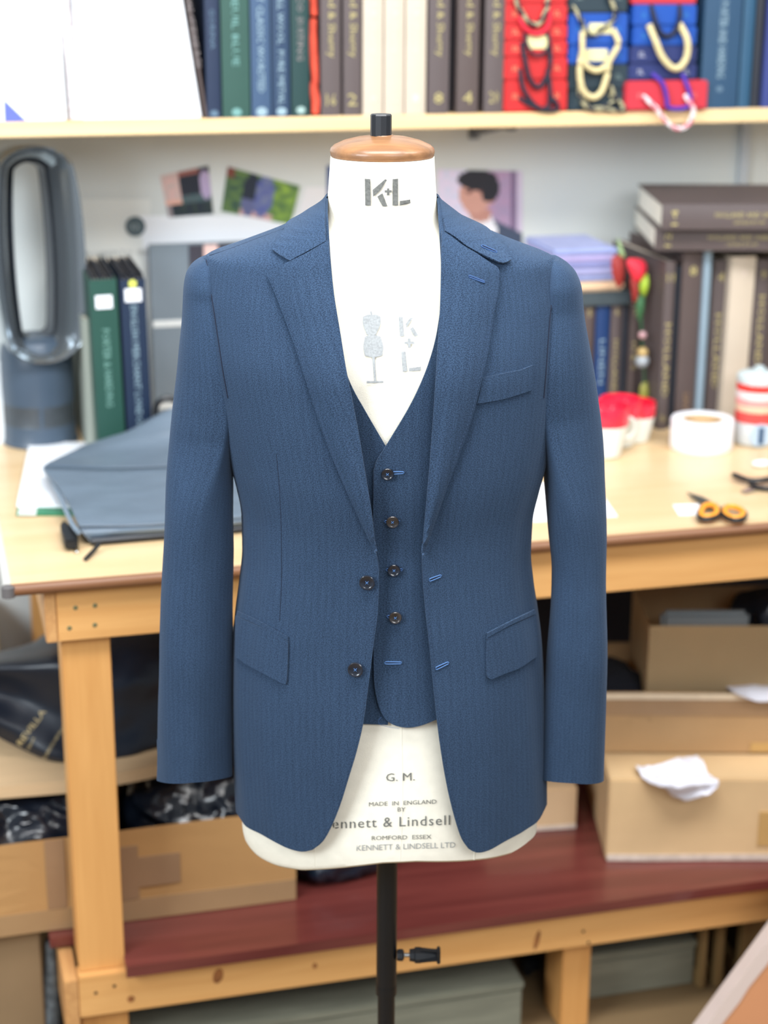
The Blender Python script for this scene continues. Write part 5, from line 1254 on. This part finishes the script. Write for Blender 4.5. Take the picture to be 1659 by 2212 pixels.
def shears():
    o0 = atZ(1625, 1045, DESK); R = empty('shears', o0); tag(R, 'black-handled shears at the right edge of the bench', 'shears')
    P = lambda x, y, z=.01: atZ(x, y, DESK+z)-o0
    bm = bmesh.new(); tube(bm, cr([tuple(P(1586, 1026)), tuple(P(1612, 1036)), tuple(P(1640, 1038)), tuple(P(1690, 1030))], .006), .008, 10, flat=.6); frombm('handle', bm, R, BLACKP, True)
    bm = bmesh.new(); tube(bm, cr([tuple(P(1622, 1046, .006)), tuple(P(1645, 1054, .006)), tuple(P(1690, 1056, .006))], .006), .007, 10, flat=.6); frombm('handle', bm, R, BLACKP, True)
    bm = bmesh.new(); poly_prism(bm, [P(1600, 1063, .002), P(1640, 1050, .002), P(1645, 1058, .002), P(1612, 1066, .002)], Vector((0, 0, 1)), .003); frombm('blade', bm, R, STEEL)
shears()
def pebble(name, x, y, r, sx, m, label, cat):
    p = atZ(x, y, DESK); bm = bmesh.new(); bmesh.ops.create_icosphere(bm, subdivisions=3, radius=r)
    for v in bm.verts: v.co.x *= sx; v.co.z *= .6; v.co *= 1+.05*noise.noise(v.co*60)
    o = frombm(name, bm, None, m, True); o.location = (p.x, p.y+r, DESK+r*.57); tag(o, label, cat)
pebble('tailors_chalk', 1650, 1012, .011, 1.6, WHITE, 'white lump of tailor\'s chalk behind the shears', 'chalk')

# ============================================================ UNDER THE BENCH, LEFT
def cbox(name, label, p0, ang, w, d, h, m, parts=(), wall=.003, open_=True, bev=.003, bulge=0.0, seed=0):
    """carton whose front lower left corner is p0"""
    R = empty(name, p0, ang); tag(R, label, 'carton'); bm = bmesh.new()
    if open_:
        V = bbox(bm, 0, w, 0, d, 0, h); top = [f for f in bm.faces if all(v.co.z > h-1e-6 for v in f.verts)]
        bmesh.ops.inset_region(bm, faces=top, thickness=wall); 
        g = bmesh.ops.extrude_face_region(bm, geom=top); bmesh.ops.translate(bm, vec=(0, 0, -h+wall), verts=[v for v in g['geom'] if isinstance(v, bmesh.types.BMVert)])
        bmesh.ops.delete(bm, geom=[f for f in top if f.is_valid], context='FACES')
    else: bbox(bm, 0, w, 0, d, 0, h, bev)
    if bulge:
        bmesh.ops.subdivide_edges(bm, edges=bm.edges[:], cuts=5, use_grid_fill=True)
        for v in bm.verts:
            u, s_ = v.co.x/w, v.co.z/h; n = noise.noise(Vector((v.co.x*6, v.co.z*9, seed)))
            v.co.y += bulge*n*(1 if v.co.y < d/2 else .3)
            if v.co.z > h*.5: v.co.z += bulge*1.5*noise.noise(Vector((v.co.x*5, v.co.y*5, seed+3)))
    frombm('carton_body', bm, R, m)
    for nm, x0, x1, z0, z1, mm in parts:
        bm = bmesh.new(); bbox(bm, x0, x1, -.0014, .0006, z0, z1)
        if bulge:
            bmesh.ops.subdivide_edges(bm, edges=bm.edges[:], cuts=5, use_grid_fill=True)
            for v in bm.verts: v.co.y += bulge*noise.noise(Vector((v.co.x*6, v.co.z*9, seed)))-.0008
        frombm(nm, bm, R, mm)
    return R
p = atZ(640, 1943, ZS); zt1 = atY(520, 1765, p.y).z
W1 = p.x+.12
TAPE2 = mat('dull_tape_patch', (150, 118, 88), .5, vary=.05)
cbox('cardboard_box', 'long brown cardboard box taped at foot, left under the bench', (p.x-W1, p.y, ZS+.0008), 0, W1, .30, zt1-ZS, CARD2,
     [('parcel_tape', .001, W1-.001, .001, .040, TAPE), ('label_mark', atY(298, 1890, p.y).x-p.x+W1, atY(390, 1890, p.y).x-p.x+W1, .062, .118, TAPE2), ('side_tape', atY(100, 1900, p.y).x-p.x+W1, atY(142, 1900, p.y).x-p.x+W1, .041, zt1-ZS-.002, TAPE2), ('side_tape', atY(262, 1900, p.y).x-p.x+W1, atY(300, 1900, p.y).x-p.x+W1, .041, zt1-ZS-.03, TAPE2)], open_=True, bulge=.004, seed=4)
z1 = ZS+.006
def lump(name, label, cat, c, dims, m, amp=.02, ns=9, seed=0, sub=5, zfloor=None, ridged=False, parent=None):
    bm = bmesh.new(); bmesh.ops.create_icosphere(bm, subdivisions=sub, radius=1)
    for v in bm.verts:
        d = v.co.copy(); p_ = Vector((math.copysign(abs(d.x)**.7, d.x)*dims[0], math.copysign(abs(d.y)**.7, d.y)*dims[1], math.copysign(abs(d.z)**.75, d.z)*dims[2]))
        q = p_*ns+Vector((seed, seed*2, 0)); n = noise.fractal(q, .8, 2.1, 4)
        if ridged: n = abs(noise.noise(q+Vector((noise.noise(q*.7)*1.5, 0, noise.noise(q*.9+Vector((5, 1, 2)))*1.5))))*-1.6+.4+.35*noise.noise(q*3)
        v.co = p_+d*amp*n
        if zfloor is not None and v.co.z < zfloor: v.co.z = zfloor
    o = frombm(name, bm, parent, m, True); o.location = c
    if label: tag(o, label, cat)
    return o
FILM = mat('black_film', (16, 22, 32), .22, vary=.3, scale=10, bump=.5, bscale=35, coat=.2); LEATH = mat('black_satin_bag', (16, 26, 40), .38, vary=.2, scale=6, bump=.15, bscale=30)
zb1 = atY(120, 1712, 2.72).z
hz = (zb1-z1)/2
xa, xb = .02, .56
lump('plastic_sack', 'crumpled black plastic sack squashed between box and board, left', 'sack', (.10, 2.795, z1+hz), (.165, .135, hz+.004), FILM, .014, 14, 3, 6, -hz+.0005, True)
lump('plastic_sack', 'crumpled black plastic sack under the left sleeve and board', 'sack', (.405, 2.785, z1+hz), (.13, .125, hz+.004), FILM, .014, 14, 9, 6, -hz+.0005, True)
bxl, bxr = atY(-60, 1700, 2.74).x, atY(500, 1680, 2.76).x
bm = bmesh.new(); pts = [(bxl, 2.70), (atY(150, 1700, 2.70).x, 2.69), (atY(345, 1690, 2.71).x, 2.715), (atY(470, 1670, 2.76).x, 2.78), (atY(520, 1650, 2.8).x, 2.86), (bxr+.03, 3.12), (bxl, 3.12)]
q = [pts[0]]+[p for p in cr(pts[1:5], .02)]+pts[5:]
zbd = 2*hz+z1+.011
poly_prism(bm, [Vector((x, y, zbd)) for x, y in q], Vector((0, 0, 1)), .022); o = frombm('pine_board', bm, None, mat('pale_board', (214, 182, 142), .6, vary=.05, scale=4, stretch=(1, 12, 12))); tag(o, 'pale curved-edge board lying on black sacks, left under bench', 'board')
zt_ = zbd+.0225
# black bag with gilt lettering
def dbag():
    c = Vector((.27, 2.93, zt_)); R = empty('folded_bag', c); tag(R, 'black satin garment bag with gilt lettering under the bench', 'bag')
    def P(x, y, Y): v = atY(x, y, Y); v.z = max(v.z, zt_+.002); return v
    rows = [[P(-60, 1560, 2.80), P(30, 1610, 2.79), P(130, 1670, 2.76), P(250, 1690, 2.76), P(350, 1640, 2.78), P(430, 1590, 2.84)],
            [P(-60, 1520, 2.80), P(30, 1575, 2.785), P(130, 1630, 2.755), P(250, 1640, 2.75), P(350, 1590, 2.775), P(430, 1550, 2.83)],
            [P(-60, 1490, 2.83), P(40, 1505, 2.82), P(140, 1545, 2.79), P(250, 1550, 2.77), P(350, 1500, 2.80), P(430, 1480, 2.85)],
            [P(-60, 1440, 2.82), P(50, 1440, 2.80), P(150, 1440, 2.78), P(250, 1470, 2.78), P(350, 1440, 2.81), P(430, 1430, 2.86)],
            [P(-60, 1425, 2.90), P(60, 1410, 2.88), P(160, 1390, 2.86), P(250, 1390, 2.84), P(350, 1385, 2.86), P(430, 1390, 2.90)],
            [P(-60, 1425, 3.00), P(60, 1395, 3.00), P(130, 1350, 3.0), P(250, 1345, 3.0), P(350, 1345, 3.0), P(430, 1350, 3.0)]]
    rows.append([Vector((p.x, p.y+.08, max(zt_+.002, p.z-.10))) for p in rows[-1]])
    vs, fs = cloth_grid(rows, 9)
    V2 = []
    for p in vs:
        n = noise.noise(Vector((p.x*9, p.y*6, p.z*14)))+.5*noise.noise(Vector((p.x*24, p.y*12, p.z*30))); k = .010 if p.x > .26 else .005
        p = p+Vector((0, -1, .4))*k*n; p.z = max(p.z, zt_+.0015); p.y = max(p.y, 2.625); V2.append(p-c)
    me = bpy.data.meshes.new('bag_panel'); me.from_pydata([p[:] for p in V2], [], fs); me.update()
    if sum(p.normal.z*p.area for p in me.polygons) < 0: me.flip_normals()
    o = link('bag_panel', me, R, LEATH, True); md = o.modifiers.new('t', 'SOLIDIFY'); md.thickness = .003; md.offset = -1
    # gilt lettering follows the panel
    from mathutils.bvhtree import BVHTree
    tree = BVHTree.FromPolygons(V2, fs)
    for body, (ax, ay), (bx_, by_), h in (('REVILLA', (46, 1612), (100, 1538), 13), ('TAILOR', (62, 1622), (76, 1594), 5), ('ROBERTO REVILLA', (98, 1640), (140, 1570), 6)):
        v, f = textmesh(body); L = math.dist((ax, ay), (bx_, by_)); ex = ((bx_-ax)/L, (by_-ay)/L); ey = (ex[1], -ex[0]); ok = True; W_ = []
        for u, w in v:
            x, y = ax+ex[0]*L*u+ey[0]*h*w, ay+ex[1]*L*u+ey[1]*h*w; d = ray(x, y).normalized(); hit = tree.ray_cast(CAM-c, d)
            if hit[0] is None: ok = False; break
            W_.append((hit[0]-d*.0012)[:])
        if ok: me = bpy.data.meshes.new('gilt_lettering'); me.from_pydata(W_, [], f); link('gilt_lettering', me, R, mat('gilt', (196, 176, 128), .5))
dbag()
# pale shelf and white paper seen beyond the bench's left end
SRX = atY(139, 2150, YA+.002).x
o = box('low_cabinet', -.75, EX-.05, 3.2, 3.42, 0, atY(40, 1372, 3.2).z, mat('cabinet_front', (206, 188, 160), .6), bev=.003); tag(o, 'low pale cabinet beyond the bench\'s left end', 'cabinet')
zc = atY(40, 1372, 3.0).z
# floor things, lower left
p = atY(0, 2212, 2.62)
R = cbox('cardboard_box', 'plain brown box on the floor at lower left corner', (-.35, 2.66, .001), 0, atY(92, 2100, 2.66).x+.35, .3, ZS-.004-.004, mat('dull_cardboard', (136, 112, 82), .85, vary=.06), open_=False)
bm = bmesh.new(); q = cr([tuple(atY(110, y, 2.68)) for y in (2030, 2080, 2150, 2212, 2300)], .03); tube(bm, q, lambda t: .010+.014*t, 14)
for v in bm.verts: v.co += Vector((1, .3, 0))*.004*noise.noise(v.co*50)
for v in bm.verts: v.co.z = max(.002, min(v.co.z, ZS-.03))
o = frombm('felt_roll', bm, None, mat('grey_felt', (92, 98, 102), .95, vary=.45, scale=70, bump=.5, bscale=160), True); tag(o, 'grey speckled felt roll beside bench\'s lower left corner', 'felt')

# ============================================================ UNDER THE BENCH, RIGHT
ang = math.radians(-14.3)
p = atZ(1308, 1860, ZS); hC = .163
cr_t = mat('scuffed_card_edge', (206, 190, 176), .8, vary=.12, scale=60)
cbox('cardboard_box', 'lowest tan cardboard box on the red shelf, right', (p.x, p.y, ZS+.0008), ang, .42, .34, hC, CARD, [('scuffed_edge', .002, .418, .001, .013, cr_t), ('parcel_tape', .272, .36, .03, .098, mat('amber_tape', (196, 158, 100), .3))], open_=False, bulge=.003, seed=11)
ca, sa = math.cos(ang), math.sin(ang); f2 = Vector((-sa, ca, 0)); e2 = Vector((ca, sa, 0))
pC = Vector((p.x, p.y, 0)); zB = ZS+hC+.0045
pB = pC+f2*.10+e2*-.03
hB = atY(1400, 1497, pB.y-.03).z-zB
cbox('cardboard_box', 'middle brown cardboard box with torn pale rim, right', (pB.x, pB.y, zB), ang, .47, .24, hB, mat('worn_cardboard', (178, 142, 100), .8, vary=.08, scale=5), [('torn_rim', .0, .47, hB-.014, hB-.002, mat('torn_rim', (226, 206, 178), .8, vary=.06, scale=40)), ('parcel_tape', .002, .468, hB-.045, hB-.015, mat('rim_tape', (160, 128, 96), .35, vary=.08)), ('parcel_tape', .30, .42, .002, .02, mat('amber_tape', (196, 158, 100), .3))], open_=True, bulge=.003, seed=17)
pA = pB+f2*.022+e2*.108; zA = zB+.006
TA = atY(1420, 1350, pA.y).z-zA
RA = cbox('cardboard_box', 'upper clean tan box holding grey case, right', (pA.x, pA.y, zA), ang, .33, .21, TA, mat('clean_cardboard', (214, 184, 140), .85, vary=.03), open_=True)
bm = bmesh.new(); bbox(bm, -.08, .08, -.012, .012, 0, TA+.012, .008); o = frombm('grey_case', bm, None, mat('grey_case', (126, 134, 138), .5), True); c_ = pA+e2*.105+f2*.035; o.location = (c_.x, c_.y, zA+.004); o.rotation_euler = (0, 0, ang); tag(o, 'grey rounded case standing inside the upper box', 'case')
o = lump('dark_bundle', 'dark navy bundle stuffed in the upper box, right edge', 'cloth', pA+e2*.25+f2*.10+Vector((0, 0, zA+TA-.02)), (.07, .08, .045), LEATH, .012, 18, 5, 4)
lump('black_lump', 'black lump filling the hole of the middle box beside the sleeve', 'cloth', pB+e2*.06+f2*.11+Vector((0, 0, zB+hB-.035)), (.05, .08, .04), mat('matt_black', (8, 12, 24), .95), .008, 20, 7, 4)  # near-black lump fills the opening of the middle box
def crumpled_sheet(name, label, rows, m, namp=.006, ns=26, seed=0):
    c = sum((r[len(r)//2] for r in rows), Vector())/len(rows); vs, fs = cloth_grid(rows, 7, namp, ns, seed)
    me = bpy.data.meshes.new(name); me.from_pydata([(p-c)[:] for p in vs], [], fs); me.update()
    if sum(p.normal.z*p.area-p.normal.y*p.area for p in me.polygons) < 0: me.flip_normals()
    o = link(name, me, None, m, True); o.location = c; o.modifiers.new('t', 'SOLIDIFY').thickness = .0008; return tag(o, label, 'tissue')
zc2 = ZS+hC+.008
rows = [[atZ(1372, 1655, zc2), atZ(1420, 1652, zc2+.004), atZ(1470, 1640, zc2+.004), atZ(1505, 1632, zc2+.004)],
        [atZ(1380, 1672, zc2), atZ(1430, 1675, zc2+.004), atZ(1485, 1670, zc2+.004), atZ(1530, 1665, zc2)],
        [atZ(1410, 1690, zc2), atZ(1440, 1698, zc2+.002), atZ(1490, 1695, zc2+.002), atZ(1553, 1685, zc2)],
        [atY(1440, 1704, pC.y-.055), atY(1462, 1715, pC.y-.06), atY(1500, 1712, pC.y-.065), atY(1550, 1698, pC.y-.07)],
        [atY(1462, 1724, pC.y-.055), atY(1482, 1730, pC.y-.06), atY(1510, 1728, pC.y-.065), atY(1535, 1715, pC.y-.07)]]
crumpled_sheet('tissue_sheet', 'crumpled white tissue hanging over the lowest box', rows, TISSUE, .011, 34, 2)
zr = zB+hB+.002
rows = [[atZ(1562, 1474, zr), atZ(1620, 1468, zr), atZ(1690, 1462, zr)], [atZ(1575, 1488, zr), atZ(1625, 1490, zr), atZ(1690, 1490, zr)], [atY(1600, 1502, pB.y-.085), atY(1640, 1512, pB.y-.09), atY(1690, 1510, pB.y-.10)], [atY(1618, 1508, pB.y-.085), atY(1645, 1516, pB.y-.09), atY(1690, 1516, pB.y-.10)]]
crumpled_sheet('tissue_sheet', 'white tissue draped on the middle box rim, right edge', rows, TISSUE, .003, 30, 6)
# small box left of the lowest one
p = atZ(1130, 1805, ZS); x1 = atY(1246, 1800, p.y).x
cbox('cardboard_box', 'small tan box behind the jacket\'s right hem', (x1-.17, p.y+.02, ZS+.0008), math.radians(-6), .17, .2, .085, mat('small_box_card', (204, 172, 134), .85, vary=.05), [('scuffed_edge', .001, .169, .001, .009, cr_t)], open_=False, bulge=.002, seed=23)
bm = bmesh.new(); o = box('white_packet', x1-.15, x1-.02, p.y+.04, p.y+.18, ZS+.092, ZS+.104, mat('grey_white_packet', (196, 202, 206), .5, vary=.15, scale=30), bev=.003, rz=math.radians(-8)); tag(o, 'pale packet lying on the small tan box', 'packet')
# dark pouch behind the pole
p = atZ(745, 1935, ZS)
lump('dark_pouch', 'black pouch on the red shelf behind the dummy\'s pole', 'bag', (p.x+.01, p.y+.10, ZS+.050), (.085, .075, .055), LEATH, .014, 16, 12, 5, -.0495)
# dark sheet added as painted shade at the back of the shelf
o = box('shade_sheet', .58, 2.6, 3.30, 3.325, ZS+.0006, DESK-.03, mat('shade_panel', (40, 38, 42), .8)); tag(o, 'dark plywood sheet closing the back of the bench\'s lower shelf', 'shade sheet')
# storage boxes on the floor
GG = mat('grey_green_crate', (126, 126, 110), .7, vary=.14, scale=9, stretch=(1, 4, 8)); G2_ = mat('grey_green_crate_dark', (104, 112, 104), .7, vary=.14, scale=9, stretch=(1, 4, 8))
def crate(label, x0, x1, y0, y1, h, m, lid=True):
    R = empty('storage_crate', ((x0+x1)/2, (y0+y1)/2, .0008)); tag(R, label, 'crate', 'grey-green crates on the floor'); w, d = (x1-x0)/2, (y1-y0)/2
    bm = bmesh.new(); bbox(bm, -w, w, -d, d, 0, h-.016, .003); frombm('crate_body', bm, R, m)
    bm = bmesh.new(); bbox(bm, -w-.003, w+.003, -d-.003, d+.003, h-.0155, h, .003); frombm('lid', bm, R, m)
xr_ = atY(1128, 2150, 2.56).x; hh = atY(1128, 2120, 2.56).z
crate('long grey-green crate behind the pole, lowest in the photo', LX1+.012, xr_, 2.56, 2.86, hh, GG)
xa, xb = atY(1170, 2150, 2.80).x, atY(1500, 2100, 2.80).x
crate('grey-green crate behind the short right leg of bench', xa, atY(1508, 2100, 2.68).x+.01, 2.80, 3.1, .20, G2_)
x5, x6 = atZ(1285, 2172, 0).x, atZ(1506, 2138, 0).x; y5 = (atZ(1285, 2172, 0).y+atZ(1506, 2138, 0).y)/2
crate('grey-green crate right of the short bench leg', MX1+.004, x6, y5+.02, 2.79, atY(1505, 2030, y5+.02).z, GG)
bm = bmesh.new(); xk = atY(1144, 2150, 2.72).x; bbox(bm, xk-.008, xk+.008, 2.73, 2.75, .001, .15, .003); bbox(bm, xk-.014, xk+.018, 2.715, 2.73, .02, .045, .004); bbox(bm, xk-.003, xk+.003, 2.726, 2.734, .03, .04)
tag(frombm('black_clamp', bm, None, BLACKP), 'black upright clamp at the right end of the long crate', 'clamp')
# wooden frames leaning at lower right
FRM = wood('old_frame_wood', (176, 146, 96), (120, 94, 58), 2, 9, .6)
for k, (xx, lab, w, hgt) in enumerate(((1512, 'plain wooden frame standing beside the grey-green crate, nearer leg', .012, .21), (1545, 'dark wooden frame standing second from the grey-green crate', .016, .215), (1598, 'pale wooden crate frame at lower right beside tape', .05, .18))):
    Y0 = y5+.0+.0*k; X = atY(xx, 2100, Y0).x; R = empty('wooden_frame', (X, Y0, .0008)); tag(R, lab, 'frame')
    for nm, b in (('upright', (0, w, 0, .02, 0, hgt)), ('upright', (0, w, .22, .24, 0, hgt)), ('crosspiece', (0, w, .0205, .2195, hgt-.03, hgt)), ('crosspiece', (0, w, .0205, .2195, 0, .03))):
        bm = bmesh.new(); bbox(bm, *b, .001); frombm(nm, bm, R, FRM)
    bm = bmesh.new(); bbox(bm, w*.35, w*.65, .0205, .2195, .0305, hgt-.0305); frombm('panel', bm, R, mat('dark_ply', (86, 70, 50), .7))
# peach carton with white tape, nearest the camera at lower right
def peach():
    Y0 = 2.36; a, b = atY(1519, 2225, Y0), atY(1668, 2022, Y0); PK = mat('peach_carton', (214, 150, 106), .75, vary=.04)
    R = empty('taped_carton', (a.x, Y0, 0)); tag(R, 'peach cardboard carton with white tape along its edge, lower right', 'carton'); o0 = Vector((a.x, Y0, 0))
    s = (b.z-a.z)/(b.x-a.x)
    p0 = Vector((a.x-(a.z-.002)/s, Y0, .002)); top = .36; p1 = Vector((a.x+(top-a.z)/s, Y0, top))
    q = [p0, p0+Vector((.34, 0, 0)), p1+Vector((.20, 0, 0)), p1]; bm = bmesh.new(); poly_prism(bm, [v-o0 for v in q], Vector((.6, .8, 0)), .10); bmesh.ops.bevel(bm, geom=bm.edges[:], offset=.002, segments=1, affect='EDGES'); frombm('carton_body', bm, R, PK)
    bm = bmesh.new(); n = 16; w = .024; nrm = Vector((-(p1-p0).z, 0, (p1-p0).x)).normalized()
    A = []
    for i in range(n+1):
        t = i/n; c = p0+(p1-p0)*t; j = .0015*math.sin(i*2.1)
        A.append((bm.verts.new(c-nrm*(w+j)+Vector((0, -.0025, 0))-o0), bm.verts.new(c+nrm*(.003+j)+Vector((0, -.003, 0))-o0), bm.verts.new(c+nrm*.003+Vector((.004, .03, 0))-o0)))
    for u, v in zip(A, A[1:]):
        for k in range(2): bm.faces.new((u[k], v[k], v[k+1], u[k+1]))
    frombm('white_tape', bm, R, mat('white_translucent_tape', (226, 208, 200), .4), True)
peach()
# hard edges for solid things, cut after thickening
for o in SC.objects:
    if o.type == 'MESH' and o.data.polygons and o.data.polygons[0].use_smooth:
        md = o.modifiers.new('edges', 'EDGE_SPLIT'); md.split_angle = math.radians(38)
